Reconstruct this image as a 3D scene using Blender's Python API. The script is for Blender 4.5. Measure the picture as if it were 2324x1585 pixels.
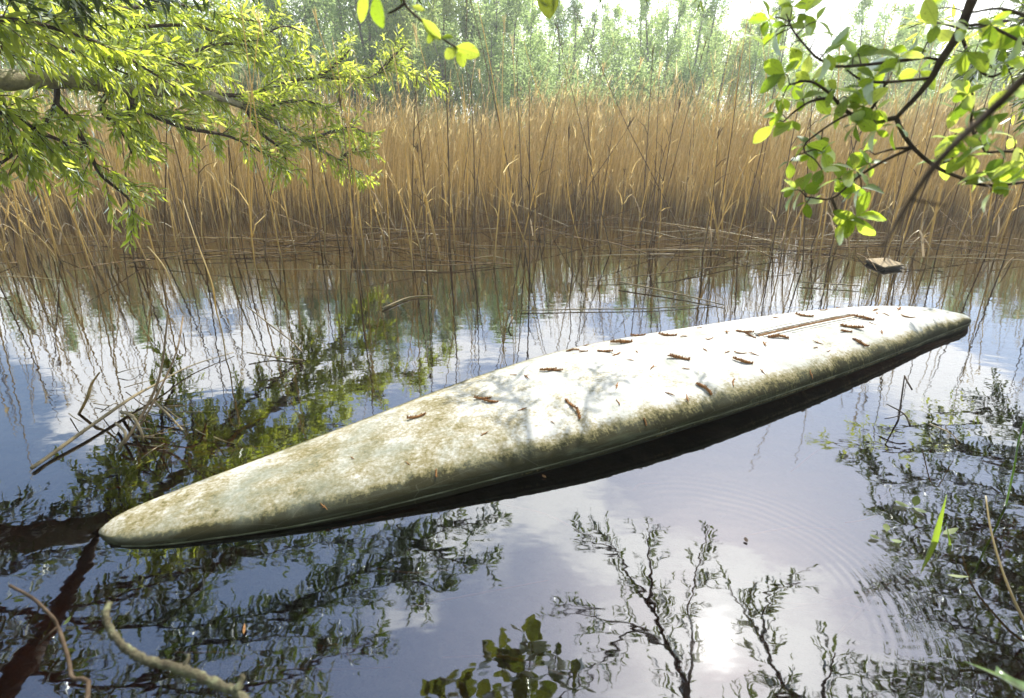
import bpy, math, random
import numpy as np
from mathutils import Vector, Matrix
from mathutils.bvhtree import BVHTree

random.seed(7); RNG = np.random.default_rng(7)
S = bpy.context.scene
C = S.collection
for o in list(bpy.data.objects): bpy.data.objects.remove(o)

# ------------------------------------------------------------------ camera
PITCH = math.radians(21.6); CAMH = 1.0
cam = bpy.data.cameras.new("camera"); camo = bpy.data.objects.new("camera", cam); C.objects.link(camo)
cam.lens = 20.0; cam.sensor_width = 36.0; cam.clip_start = 0.02; cam.clip_end = 2000
camo.location = (0, 0, CAMH); camo.rotation_euler = (math.radians(90) - PITCH, 0, 0)
cam.dof.use_dof = True; cam.dof.focus_distance = 2.6; cam.dof.aperture_fstop = 5.6
S.camera = camo
# ------------------------------------------------------------------ world
SUN_EL, SUN_AZ = math.radians(45.7), math.radians(25.8)      # azimuth measured from +Y towards +X
SUN_DIR = Vector((math.sin(SUN_AZ) * math.cos(SUN_EL), math.cos(SUN_AZ) * math.cos(SUN_EL), math.sin(SUN_EL)))
W = bpy.data.worlds.new("World"); S.world = W; W.use_nodes = True
wn, wl = W.node_tree.nodes, W.node_tree.links; wn.clear()
def N(nodes, t, **k):
    n = nodes.new(t)
    for a, b in k.items(): setattr(n, a, b)
    return n
def M(nodes, links, op, a, b=None, c=None, clamp=False):
    n = nodes.new('ShaderNodeMath'); n.operation = op; n.use_clamp = clamp
    for i, v in enumerate((a, b, c)):
        if v is None: continue
        if isinstance(v, (int, float)): n.inputs[i].default_value = v
        else: links.new(v, n.inputs[i])
    return n.outputs[0]
sky = N(wn, 'ShaderNodeTexSky', sky_type='NISHITA', sun_disc=False, sun_elevation=SUN_EL, sun_rotation=SUN_AZ,
        air_density=1.0, dust_density=0.8, ozone_density=1.0)
tc = N(wn, 'ShaderNodeTexCoord'); sep = N(wn, 'ShaderNodeSeparateXYZ'); wl.new(tc.outputs['Generated'], sep.inputs[0])
zz = M(wn, wl, 'ADD', M(wn, wl, 'MAXIMUM', sep.outputs[2], 0.0), 0.12)
cx = M(wn, wl, 'DIVIDE', sep.outputs[0], zz); cy = M(wn, wl, 'DIVIDE', sep.outputs[1], zz)
cmb = N(wn, 'ShaderNodeCombineXYZ'); wl.new(cx, cmb.inputs[0]); wl.new(cy, cmb.inputs[1]); cmb.inputs[2].default_value = 14.9
no = N(wn, 'ShaderNodeTexNoise'); no.inputs['Scale'].default_value = 1.35; no.inputs['Detail'].default_value = 9
no.inputs['Roughness'].default_value = 0.55; no.inputs['Distortion'].default_value = 0.35
wl.new(cmb.outputs[0], no.inputs['Vector'])
# more cloud around the sun (the photograph's sun sits in a bright cloud)
dp = N(wn, 'ShaderNodeVectorMath', operation='DOT_PRODUCT'); nrm = N(wn, 'ShaderNodeVectorMath', operation='NORMALIZE')
wl.new(tc.outputs['Generated'], nrm.inputs[0]); wl.new(nrm.outputs[0], dp.inputs[0]); dp.inputs[1].default_value = SUN_DIR
dpos = M(wn, wl, 'MAXIMUM', dp.outputs['Value'], 0.0)
near_sun = M(wn, wl, 'POWER', dpos, 40.0)
glare = M(wn, wl, 'POWER', dpos, 9000.0)
dens = M(wn, wl, 'ADD', no.outputs[0], M(wn, wl, 'MULTIPLY', near_sun, 0.025))
low = M(wn, wl, 'POWER', M(wn, wl, 'SUBTRACT', 1.0, M(wn, wl, 'MAXIMUM', sep.outputs[2], 0.0)), 4.0)
dens = M(wn, wl, 'ADD', dens, M(wn, wl, 'MULTIPLY', low, 0.28))
mr = N(wn, 'ShaderNodeMapRange', interpolation_type='SMOOTHSTEP'); wl.new(dens, mr.inputs[0])
mr.inputs[1].default_value = 0.53; mr.inputs[2].default_value = 0.63
bright = M(wn, wl, 'ADD', 12.0, M(wn, wl, 'ADD', M(wn, wl, 'MULTIPLY', near_sun, 3.0), M(wn, wl, 'MULTIPLY', glare, 60.0)))
ccol = N(wn, 'ShaderNodeCombineColor'); 
wl.new(bright, ccol.inputs[0]); wl.new(M(wn, wl, 'MULTIPLY', bright, 1.0), ccol.inputs[1]); wl.new(M(wn, wl, 'MULTIPLY', bright, 0.97), ccol.inputs[2])
mixc = N(wn, 'ShaderNodeMix', data_type='RGBA'); wl.new(M(wn, wl, 'MULTIPLY', mr.outputs[0], 0.85), mixc.inputs[0])
wl.new(sky.outputs[0], mixc.inputs[6]); wl.new(ccol.outputs[0], mixc.inputs[7])
bg = N(wn, 'ShaderNodeBackground'); bg.inputs[1].default_value = 0.15; wl.new(mixc.outputs[2], bg.inputs[0])
wo = N(wn, 'ShaderNodeOutputWorld'); wl.new(bg.outputs[0], wo.inputs[0])
# ------------------------------------------------------------------ sun
sl = bpy.data.lights.new("sun", 'SUN'); sl.energy = 4.6; sl.angle = math.radians(0.5); sl.color = (1, 0.955, 0.88)
so = bpy.data.objects.new("sun", sl); C.objects.link(so)
so.rotation_euler = SUN_DIR.to_track_quat('Z', 'Y').to_euler(); so.location = (8, 16, 18)
# ------------------------------------------------------------------ exposure, sampling
S.view_settings.view_transform = 'Standard'; S.view_settings.look = 'None'
S.view_settings.exposure = 1.0; S.view_settings.gamma = 1.0; S.view_settings.use_curve_mapping = False
cy_ = S.cycles; cy_.max_bounces = 8; cy_.diffuse_bounces = 3; cy_.glossy_bounces = 3; cy_.transmission_bounces = 5
cy_.transparent_max_bounces = 12; cy_.caustics_reflective = False; cy_.caustics_refractive = False
cy_.sample_clamp_indirect = 6.0; cy_.use_denoising = True
try: cy_.denoiser = 'OPENIMAGEDENOISE'; cy_.denoising_prefilter = 'ACCURATE'
except Exception: pass

# ------------------------------------------------------------------ survey helpers: a point of the place from where it is sighted
FP = 1291.1; CX0, CY0 = 1162.0, 792.5
def ray(px, py):
    v = -(py - CY0)
    d = Vector((px - CX0, FP * math.cos(PITCH) + v * math.sin(PITCH), -FP * math.sin(PITCH) + v * math.cos(PITCH)))
    return d.normalized()
def at(px, py, dist): return Vector((0, 0, CAMH)) + ray(px, py) * dist
def on_z(px, py, z=0.0):
    d = ray(px, py); return Vector((0, 0, CAMH)) + d * ((z - CAMH) / d.z)
def mirrored(px, py, dist):            # a thing above the water that is seen mirrored there
    d = ray(px, py); return Vector((0, 0, -CAMH)) + Vector((d.x, d.y, -d.z)) * dist
def sight(p):                          # where a world point is seen
    d = Vector(p) - Vector((0, 0, CAMH)); f = d.y * math.cos(PITCH) - d.z * math.sin(PITCH)
    if f < 0.05: return None
    v = d.z * math.cos(PITCH) + d.y * math.sin(PITCH)
    return CX0 + FP * d.x / f, CY0 - FP * v / f, f

# ------------------------------------------------------------------ object helpers
def tag(o, label=None, cat=None, group=None, kind=None):
    if label: o['label'] = label
    if cat: o['category'] = cat
    if group: o['group'] = group
    if kind: o['kind'] = kind
    return o
def empty(name, loc, label, cat, group=None):
    o = bpy.data.objects.new(name, None); C.objects.link(o); o.location = loc; o.empty_display_size = 0.1
    return tag(o, label, cat, group)
def link(name, me, parent=None, loc=None):
    o = bpy.data.objects.new(name, me); C.objects.link(o)
    if parent is not None: o.parent = parent
    if loc is not None: o.location = loc
    return o
class MB:
    def __init__(s): s.v = []; s.t = []; s.q = []; s.n = 0; s.tm = []; s.qm = []
    def add(s, v, t=None, q=None, mat=0):
        v = np.asarray(v, float).reshape(-1, 3)
        if t is not None and len(t): t = np.asarray(t, int).reshape(-1, 3); s.t.append(t + s.n); s.tm.append(np.full(len(t), mat))
        if q is not None and len(q): q = np.asarray(q, int).reshape(-1, 4); s.q.append(q + s.n); s.qm.append(np.full(len(q), mat))
        s.v.append(v); s.n += len(v)
    def inst(s, T, pos, X, Y, Z, mat=0):                 # template (verts,tris,quads) at many frames (columns already scaled)
        tv, tt, tq = T; m = len(pos)
        if not m: return
        V = (pos[:, None, :] + tv[None, :, 0:1] * X[:, None, :] + tv[None, :, 1:2] * Y[:, None, :] + tv[None, :, 2:3] * Z[:, None, :]).reshape(-1, 3)
        off = (np.arange(m) * len(tv))[:, None, None]
        s.add(V, (tt[None] + off).reshape(-1, 3) if len(tt) else None, (tq[None] + off).reshape(-1, 4) if len(tq) else None, mat)
    def mesh(s, name, mats, smooth=True):
        me = bpy.data.meshes.new(name)
        V = np.concatenate(s.v); t = np.concatenate(s.t) if s.t else np.zeros((0, 3), int); q = np.concatenate(s.q) if s.q else np.zeros((0, 4), int)
        me.vertices.add(len(V)); me.vertices.foreach_set('co', V.astype(np.float32).ravel())
        me.loops.add(len(t) * 3 + len(q) * 4); me.loops.foreach_set('vertex_index', np.concatenate([t.ravel(), q.ravel()]).astype(np.int32))
        me.polygons.add(len(t) + len(q))
        st = np.concatenate([np.arange(len(t)) * 3, len(t) * 3 + np.arange(len(q)) * 4]).astype(np.int32)
        me.polygons.foreach_set('loop_start', st)
        me.polygons.foreach_set('material_index', np.concatenate([np.concatenate(s.tm) if s.tm else np.zeros(0, int), np.concatenate(s.qm) if s.qm else np.zeros(0, int)]).astype(np.int32))
        me.polygons.foreach_set('use_smooth', np.full(len(t) + len(q), smooth))
        me.update(calc_edges=True); me.validate()
        for m_ in (mats if isinstance(mats, (list, tuple)) else [mats]): me.materials.append(m_)
        return me
    def obj(s, name, mats, parent=None, origin=None, smooth=True):
        o = Vector(origin) if origin is not None else None
        if o is not None: s.v = [v - np.array(o) for v in s.v]
        return link(name, s.mesh(name, mats, smooth), parent, o)
def tube(mb, pts, rad, sides=6, mat=0, rough=0.0, cap=True):
    P = np.array([tuple(p) for p in pts], float); n = len(P)
    R = np.full(n, rad) if np.isscalar(rad) else np.interp(np.linspace(0, 1, n), np.linspace(0, 1, len(rad)), rad)
    T = np.gradient(P, axis=0); T /= np.linalg.norm(T, axis=1)[:, None] + 1e-9
    a = np.array([0.31, 0.17, 0.93]) if abs(T[0][2]) < 0.8 else np.array([0.93, 0.3, 0.1])
    U = np.cross(T, a); U /= np.linalg.norm(U, axis=1)[:, None] + 1e-9; Vv = np.cross(T, U)
    th = np.arange(sides) / sides * 2 * math.pi
    rr = R[:, None] * (1 + (RNG.uniform(-rough, rough, (n, sides)) if rough else 0))
    ring = P[:, None, :] + rr[..., None] * (np.cos(th)[None, :, None] * U[:, None, :] + np.sin(th)[None, :, None] * Vv[:, None, :])
    i = np.arange(n - 1)[:, None] * sides; j = np.arange(sides)[None, :]; j2 = (j + 1) % sides
    q = np.stack([i + j, i + j2, i + sides + j2, i + sides + j], -1).reshape(-1, 4)
    V = ring.reshape(-1, 3); t = []
    if cap:
        V = np.vstack([V, P[0], P[-1]]); b = n * sides
        for k in range(sides):
            k2 = (k + 1) % sides; t += [(b, k2, k), (b + 1, b - sides + k, b - sides + k2)]
    mb.add(V, t, q, mat)
def smooth_path(pts, per=4):
    P = [Vector(p) for p in pts]; out = []
    for i in range(len(P) - 1):
        p0 = P[i - 1] if i else P[0] * 2 - P[1]; p1, p2 = P[i], P[i + 1]; p3 = P[i + 2] if i + 2 < len(P) else P[-1] * 2 - P[-2]
        for k in range(per):
            t = k / per
            out.append(0.5 * ((2 * p1) + (p2 - p0) * t + (2 * p0 - 5 * p1 + 4 * p2 - p3) * t * t + (3 * p1 - p0 - 3 * p2 + p3) * t ** 3))
    out.append(P[-1]); return out
def jitter(pts, a):
    return [p + Vector(RNG.normal(0, a, 3)) for p in pts]

# ------------------------------------------------------------------ materials
def new_mat(name):
    m = bpy.data.materials.new(name); m.use_nodes = True; m.node_tree.nodes.clear()
    n, l = m.node_tree.nodes, m.node_tree.links
    out = n.new('ShaderNodeOutputMaterial'); return m, n, l, out
def ramp(n, l, fac, cols):
    r = n.new('ShaderNodeValToRGB'); e = r.color_ramp.elements
    e[0].position, e[0].color = cols[0][0], (*cols[0][1], 1); e[1].position, e[1].color = cols[-1][0], (*cols[-1][1], 1)
    for p, c in cols[1:-1]: x = e.new(p); x.color = (*c, 1)
    l.new(fac, r.inputs[0]); return r.outputs[0]
def noise(n, l, vec, scale, detail=4, rough=0.55, dist=0.0):
    t = n.new('ShaderNodeTexNoise'); t.inputs['Scale'].default_value = scale; t.inputs['Detail'].default_value = detail
    t.inputs['Roughness'].default_value = rough; t.inputs['Distortion'].default_value = dist; l.new(vec, t.inputs['Vector']); return t.outputs[0]
def mixc_(n, l, f, a, b, blend='MIX'):
    m = n.new('ShaderNodeMix'); m.data_type = 'RGBA'; m.blend_type = blend
    for i, v in ((0, f), (6, a), (7, b)):
        if isinstance(v, (int, float)): m.inputs[i].default_value = v
        elif isinstance(v, tuple): m.inputs[i].default_value = (*v, 1)
        else: l.new(v, m.inputs[i])
    return m.outputs[2]
def coord(n, l, kind='Object', scale=(1, 1, 1)):
    t = n.new('ShaderNodeTexCoord'); m = n.new('ShaderNodeMapping'); m.inputs['Scale'].default_value = scale
    l.new(t.outputs[kind], m.inputs[0]); return m.outputs[0]
def leaf_mat(name, cols, trans, tf=0.5, gloss=0.06, rough=0.35, spots=None, per_object=False, wet=False):
    m, n, l, out = new_mat(name)
    geo = n.new('ShaderNodeNewGeometry'); oi = n.new('ShaderNodeObjectInfo')
    r_ = oi.outputs['Random'] if per_object else geo.outputs['Random Per Island']
    k = len(cols) - 1
    base = ramp(n, l, r_, [(i / k, c) for i, c in enumerate(cols)])
    tr = ramp(n, l, r_, [(i / (len(trans) - 1), c) for i, c in enumerate(trans)])
    v = coord(n, l); ns = noise(n, l, v, 60 if not spots else 25, 3)
    base = mixc_(n, l, M(n, l, 'MULTIPLY', ns, 0.5), base, (0.02, 0.04, 0.008))
    if per_object:
        tg = n.new('ShaderNodeTexCoord'); sg_ = n.new('ShaderNodeSeparateXYZ'); l.new(tg.outputs['Generated'], sg_.inputs[0])
        ax = M(n, l, 'ABSOLUTE', M(n, l, 'SUBTRACT', sg_.outputs[0], 0.5)); rib = M(n, l, 'LESS_THAN', ax, 0.022)
        vein = M(n, l, 'LESS_THAN', M(n, l, 'FRACT', M(n, l, 'MULTIPLY', M(n, l, 'SUBTRACT', sg_.outputs[1], M(n, l, 'MULTIPLY', ax, 0.7)), 8.0)), 0.10)
        tr = mixc_(n, l, M(n, l, 'MULTIPLY', M(n, l, 'MAXIMUM', rib, M(n, l, 'MULTIPLY', vein, 0.6)), 0.55), tr, (0.25, 0.36, 0.04))
    if spots:
        sp = n.new('ShaderNodeMapRange'); l.new(noise(n, l, v, 9, 2), sp.inputs[0]); sp.inputs[1].default_value = 0.62; sp.inputs[2].default_value = 0.7
        base = mixc_(n, l, sp.outputs[0], base, spots); tr = mixc_(n, l, sp.outputs[0], tr, spots)
    if wet:                                                      # sodden, algae stained foot of each stem
        gz = n.new('ShaderNodeSeparateXYZ'); l.new(geo.outputs['Position'], gz.inputs[0]); wz = n.new('ShaderNodeMapRange'); l.new(M(n, l, 'ADD', gz.outputs[2], M(n, l, 'MULTIPLY', ns, 0.25)), wz.inputs[0])
        wz.inputs[1].default_value = 0.46; wz.inputs[2].default_value = 0.12; wz.inputs[4].default_value = 0.58
        base = mixc_(n, l, wz.outputs[0], base, (0.09, 0.06, 0.035)); tr = mixc_(n, l, wz.outputs[0], tr, (0.10, 0.065, 0.03))
    d = n.new('ShaderNodeBsdfDiffuse'); l.new(base, d.inputs[0]); t = n.new('ShaderNodeBsdfTranslucent'); l.new(tr, t.inputs[0])
    mx = n.new('ShaderNodeMixShader'); mx.inputs[0].default_value = tf; l.new(d.outputs[0], mx.inputs[1]); l.new(t.outputs[0], mx.inputs[2])
    g = n.new('ShaderNodeBsdfGlossy'); g.inputs['Roughness'].default_value = rough; g.inputs[0].default_value = (0.9, 0.95, 0.9, 1)
    fr = n.new('ShaderNodeFresnel'); fr.inputs[0].default_value = 1.35
    m2 = n.new('ShaderNodeMixShader'); l.new(M(n, l, 'MULTIPLY', fr.outputs[0], gloss / 0.04), m2.inputs[0]); l.new(mx.outputs[0], m2.inputs[1]); l.new(g.outputs[0], m2.inputs[2])
    l.new(m2.outputs[0], out.inputs[0]); return m
def plain(name, cols, scale=8, rough=0.8, bump=0.3, stretch=(1, 1, 1), spec=0.12, bscale=None, rand=False, bd=0.01):
    m, n, l, out = new_mat(name); v = coord(n, l, 'Object', stretch)
    f = noise(n, l, v, scale, 6, 0.6)
    if rand:
        geo = n.new('ShaderNodeNewGeometry'); f = M(n, l, 'ADD', M(n, l, 'MULTIPLY', f, 0.5), M(n, l, 'MULTIPLY', geo.outputs['Random Per Island'], 0.5))
    k = len(cols) - 1; c = ramp(n, l, f, [(0.25 + 0.5 * i / k, x) for i, x in enumerate(cols)])
    b = n.new('ShaderNodeBsdfPrincipled'); l.new(c, b.inputs['Base Color']); b.inputs['Roughness'].default_value = rough
    b.inputs['Specular IOR Level'].default_value = spec
    if bump:
        bp = n.new('ShaderNodeBump'); bp.inputs['Strength'].default_value = bump; bp.inputs['Distance'].default_value = bd
        l.new(noise(n, l, v, bscale or scale * 4, 5, 0.65), bp.inputs['Height']); l.new(bp.outputs[0], b.inputs['Normal'])
    l.new(b.outputs[0], out.inputs[0]); return m

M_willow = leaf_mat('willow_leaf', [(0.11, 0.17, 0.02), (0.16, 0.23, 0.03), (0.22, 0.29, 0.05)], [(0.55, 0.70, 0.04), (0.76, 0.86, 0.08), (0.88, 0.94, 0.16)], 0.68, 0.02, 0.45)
M_willow_shaded = leaf_mat('willow_leaf_shaded_tone', [(0.03, 0.055, 0.010), (0.045, 0.08, 0.014), (0.06, 0.10, 0.018)], [(0.10, 0.16, 0.015), (0.15, 0.22, 0.02), (0.2, 0.27, 0.03)], 0.5, 0.03, 0.4)  # willow leaf with shade painted into its colour, for boughs seen mirrored
M_broad = leaf_mat('broad_leaf', [(0.09, 0.16, 0.02), (0.13, 0.22, 0.03), (0.18, 0.27, 0.04)], [(0.22, 0.36, 0.02), (0.52, 0.70, 0.04), (0.66, 0.82, 0.07), (0.80, 0.88, 0.14)], 0.66, 0.015, 0.5, spots=(0.10, 0.13, 0.02), per_object=True)
M_far = leaf_mat('far_leaf', [(0.14, 0.20, 0.08), (0.19, 0.26, 0.11), (0.25, 0.33, 0.15)], [(0.46, 0.66, 0.18), (0.60, 0.78, 0.26), (0.70, 0.84, 0.32)], 0.55, 0.0, 0.5)
M_far2 = leaf_mat('far_leaf_grey', [(0.12, 0.17, 0.08), (0.17, 0.23, 0.11), (0.21, 0.27, 0.14)], [(0.38, 0.54, 0.17), (0.50, 0.66, 0.23), (0.58, 0.72, 0.28)], 0.5, 0.0, 0.5)
M_far3 = leaf_mat('far_leaf_yellow', [(0.18, 0.23, 0.07), (0.23, 0.29, 0.09), (0.28, 0.33, 0.12)], [(0.55, 0.66, 0.2), (0.65, 0.76, 0.26), (0.7, 0.78, 0.3)], 0.55, 0.0, 0.5)
M_reed = leaf_mat('dry_reed', [(0.34, 0.25, 0.105), (0.60, 0.46, 0.205), (0.82, 0.66, 0.36)], [(0.62, 0.45, 0.16), (0.86, 0.66, 0.27), (0.94, 0.78, 0.41)], 0.52, 0.01, 0.6, wet=True)
M_reedpale = leaf_mat('pale_reed', [(0.30, 0.22, 0.12), (0.4, 0.31, 0.18), (0.48, 0.39, 0.25)], [(0.3, 0.22, 0.12), (0.4, 0.31, 0.19), (0.45, 0.36, 0.24)], 0.3, 0.006, 0.6)
M_fallen = plain('fallen_reed_straw', [(0.16, 0.11, 0.06), (0.26, 0.19, 0.11), (0.36, 0.28, 0.17)], 14, 1.0, 0.1, (1, 1, 0.2), spec=0.0)
M_reedgrey = plain('grey_reed', [(0.09, 0.065, 0.04), (0.2, 0.14, 0.08), (0.33, 0.25, 0.15)], 14, 1.0, 0.1, (1, 1, 0.2), spec=0.0)
M_bark = plain('twig_bark', [(0.03, 0.02, 0.013), (0.07, 0.048, 0.03), (0.12, 0.09, 0.06)], 40, 0.8, 0.5, bscale=150, bd=0.003)
M_limb = plain('lichened_limb_bark', [(0.12, 0.10, 0.07), (0.27, 0.24, 0.16), (0.4, 0.38, 0.25)], 30, 0.85, 0.6, bscale=90, bd=0.004)
M_lichen = plain('lichen_bark', [(0.035, 0.025, 0.018), (0.10, 0.09, 0.055), (0.22, 0.24, 0.13)], 70, 0.9, 0.8, bscale=140, bd=0.004)
M_trunk = plain('far_bark', [(0.06, 0.055, 0.045), (0.12, 0.11, 0.09), (0.18, 0.17, 0.14)], 6, 0.9, 0.3)
M_amber = plain('amber_weed', [(0.35, 0.16, 0.02), (0.6, 0.32, 0.04), (0.75, 0.45, 0.08)], 20, 0.6, 0.3)
M_rust = plain('sodden_stem', [(0.22, 0.07, 0.015), (0.4, 0.14, 0.03), (0.5, 0.22, 0.06)], 20, 0.7, 0.3)
M_log = plain('sunken_log', [(0.05, 0.025, 0.01), (0.12, 0.055, 0.02), (0.2, 0.1, 0.035)], 9, 0.9, 0.8)
M_grass = leaf_mat('sedge_green', [(0.10, 0.2, 0.02), (0.14, 0.26, 0.03)], [(0.45, 0.65, 0.04), (0.5, 0.7, 0.06)], 0.55, 0.07, 0.3)
M_paleleaf = leaf_mat('floating_leaf', [(0.14, 0.20, 0.03), (0.25, 0.28, 0.08)], [(0.3, 0.4, 0.04), (0.4, 0.42, 0.1)], 0.4, 0.02, 0.5, per_object=True)
M_catkin = plain('dry_catkin', [(0.12, 0.052, 0.018), (0.30, 0.15, 0.055), (0.46, 0.27, 0.12)], 160, 0.85, 0.6, bscale=600, bd=0.002)
M_wood = plain('weathered_plank', [(0.16, 0.12, 0.07), (0.32, 0.25, 0.15), (0.42, 0.35, 0.24)], 10, 0.85, 0.5, (1, 8, 8))
M_wooddark = plain('wet_plank', [(0.02, 0.016, 0.01), (0.05, 0.04, 0.025), (0.08, 0.06, 0.04)], 10, 0.5, 0.4, (1, 6, 6))

def hull_mat():
    m, n, l, out = new_mat('weathered_white_hull'); v = coord(n, l)
    t = n.new('ShaderNodeTexCoord'); sp = n.new('ShaderNodeSeparateXYZ'); l.new(t.outputs['Object'], sp.inputs[0])
    at_ = n.new('ShaderNodeAttribute'); at_.attribute_name = 'rail'          # 0 on the crown .. 1 at the rail (a UV-like band coordinate)
    big = noise(n, l, v, 3.2, 5, 0.6, 0.6); mid = noise(n, l, v, 12, 6, 0.65, 0.4); fine = noise(n, l, v, 90, 8, 0.75); 
    vs = coord(n, l, 'Object', (60, 7, 7)); streak = noise(n, l, vs, 1.6, 6, 0.7, 0.5)
    nose = n.new('ShaderNodeMapRange'); l.new(sp.outputs[0], nose.inputs[0]); nose.inputs[1].default_value = 2.3; nose.inputs[2].default_value = 0.1
    # algae amount
    a = M(n, l, 'ADD', M(n, l, 'MULTIPLY', at_.outputs['Fac'], 1.25), M(n, l, 'MULTIPLY', nose.outputs[0], 0.56))
    a = M(n, l, 'ADD', a, M(n, l, 'MULTIPLY', M(n, l, 'SUBTRACT', big, 0.55), 1.2))
    a = M(n, l, 'ADD', a, M(n, l, 'MULTIPLY', M(n, l, 'SUBTRACT', mid, 0.53), 1.4))
    a = M(n, l, 'ADD', a, M(n, l, 'MULTIPLY', M(n, l, 'SUBTRACT', fine, 0.5), 1.9))
    a = M(n, l, 'ADD', a, M(n, l, 'MULTIPLY', M(n, l, 'MULTIPLY', M(n, l, 'SUBTRACT', streak, 0.5), at_.outputs['Fac']), 1.6))
    col = ramp(n, l, a, [(0.0, (0.50, 0.495, 0.45)), (0.18, (0.42, 0.405, 0.335)), (0.38, (0.29, 0.262, 0.175)), (0.58, (0.21, 0.18, 0.085)), (0.80, (0.10, 0.09, 0.037)), (1.0, (0.032, 0.030, 0.013))])
    pat = n.new('ShaderNodeMapRange'); l.new(noise(n, l, coord(n, l, 'Object', (1.5, 6, 18)), 3.5, 6, 0.7, 0.4), pat.inputs[0]); pat.inputs[1].default_value = 0.52; pat.inputs[2].default_value = 0.64
    col = mixc_(n, l, M(n, l, 'MULTIPLY', M(n, l, 'MULTIPLY', pat.outputs[0], 0.35), M(n, l, 'POWER', at_.outputs['Fac'], 3.0)), col, (0.11, 0.125, 0.075))
    grey = n.new('ShaderNodeMapRange'); l.new(noise(n, l, coord(n, l, 'Object', (1, 1.4, 1)), 4.5, 6, 0.7, 0.5), grey.inputs[0]); grey.inputs[1].default_value = 0.47; grey.inputs[2].default_value = 0.72
    col = mixc_(n, l, M(n, l, 'MULTIPLY', M(n, l, 'MULTIPLY', grey.outputs[0], 0.85), M(n, l, 'SUBTRACT', 1.0, M(n, l, 'MULTIPLY', at_.outputs['Fac'], 0.95))), col, (0.19, 0.21, 0.165))
    sc = n.new('ShaderNodeTexVoronoi'); sc.feature = 'DISTANCE_TO_EDGE'; sc.inputs['Scale'].default_value = 5; l.new(coord(n, l, 'Object', (0.5, 3, 1)), sc.inputs['Vector'])
    hair = n.new('ShaderNodeMapRange'); l.new(sc.outputs['Distance'], hair.inputs[0]); hair.inputs[1].default_value = 0.006; hair.inputs[2].default_value = 0.0
    col = mixc_(n, l, M(n, l, 'MULTIPLY', M(n, l, 'MULTIPLY', hair.outputs[0], mid), 0.25), col, (0.3, 0.28, 0.2))
    b = n.new('ShaderNodeBsdfPrincipled'); l.new(col, b.inputs['Base Color'])
    l.new(M(n, l, 'ADD', 0.50, M(n, l, 'ADD', M(n, l, 'MULTIPLY', mid, 0.3), M(n, l, 'MULTIPLY', at_.outputs['Fac'], 0.25))), b.inputs['Roughness']); b.inputs['Specular IOR Level'].default_value = 0.10
    bp = n.new('ShaderNodeBump'); bp.inputs['Strength'].default_value = 0.35; bp.inputs['Distance'].default_value = 0.004
    l.new(M(n, l, 'ADD', fine, M(n, l, 'MULTIPLY', mid, 1.2)), bp.inputs['Height']); l.new(bp.outputs[0], b.inputs['Normal'])
    l.new(b.outputs[0], out.inputs[0]); return m
M_hull = hull_mat()
M_seam = plain('algae_seam', [(0.03, 0.03, 0.014), (0.08, 0.085, 0.045), (0.2, 0.21, 0.14)], 9, 0.7, 0.3, (1, 6, 6))
M_rim = plain('slot_rim', [(0.5, 0.46, 0.36), (0.7, 0.68, 0.6), (0.8, 0.79, 0.74)], 30, 0.5, 0.2)
M_slot = plain('slot_dirt', [(0.04, 0.022, 0.01), (0.15, 0.085, 0.038), (0.38, 0.26, 0.14)], 90, 0.95, 0.9, bscale=200)
M_bed = plain('pond_mud', [(0.05, 0.025, 0.009), (0.15, 0.075, 0.025), (0.30, 0.17, 0.06)], 2.2, 1.0, 0.8, bscale=9, bd=0.05)
M_ground = plain('bank_soil', [(0.03, 0.035, 0.012), (0.07, 0.08, 0.03), (0.13, 0.11, 0.05)], 1.5, 1.0, 0.6, bscale=14, bd=0.05)

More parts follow.
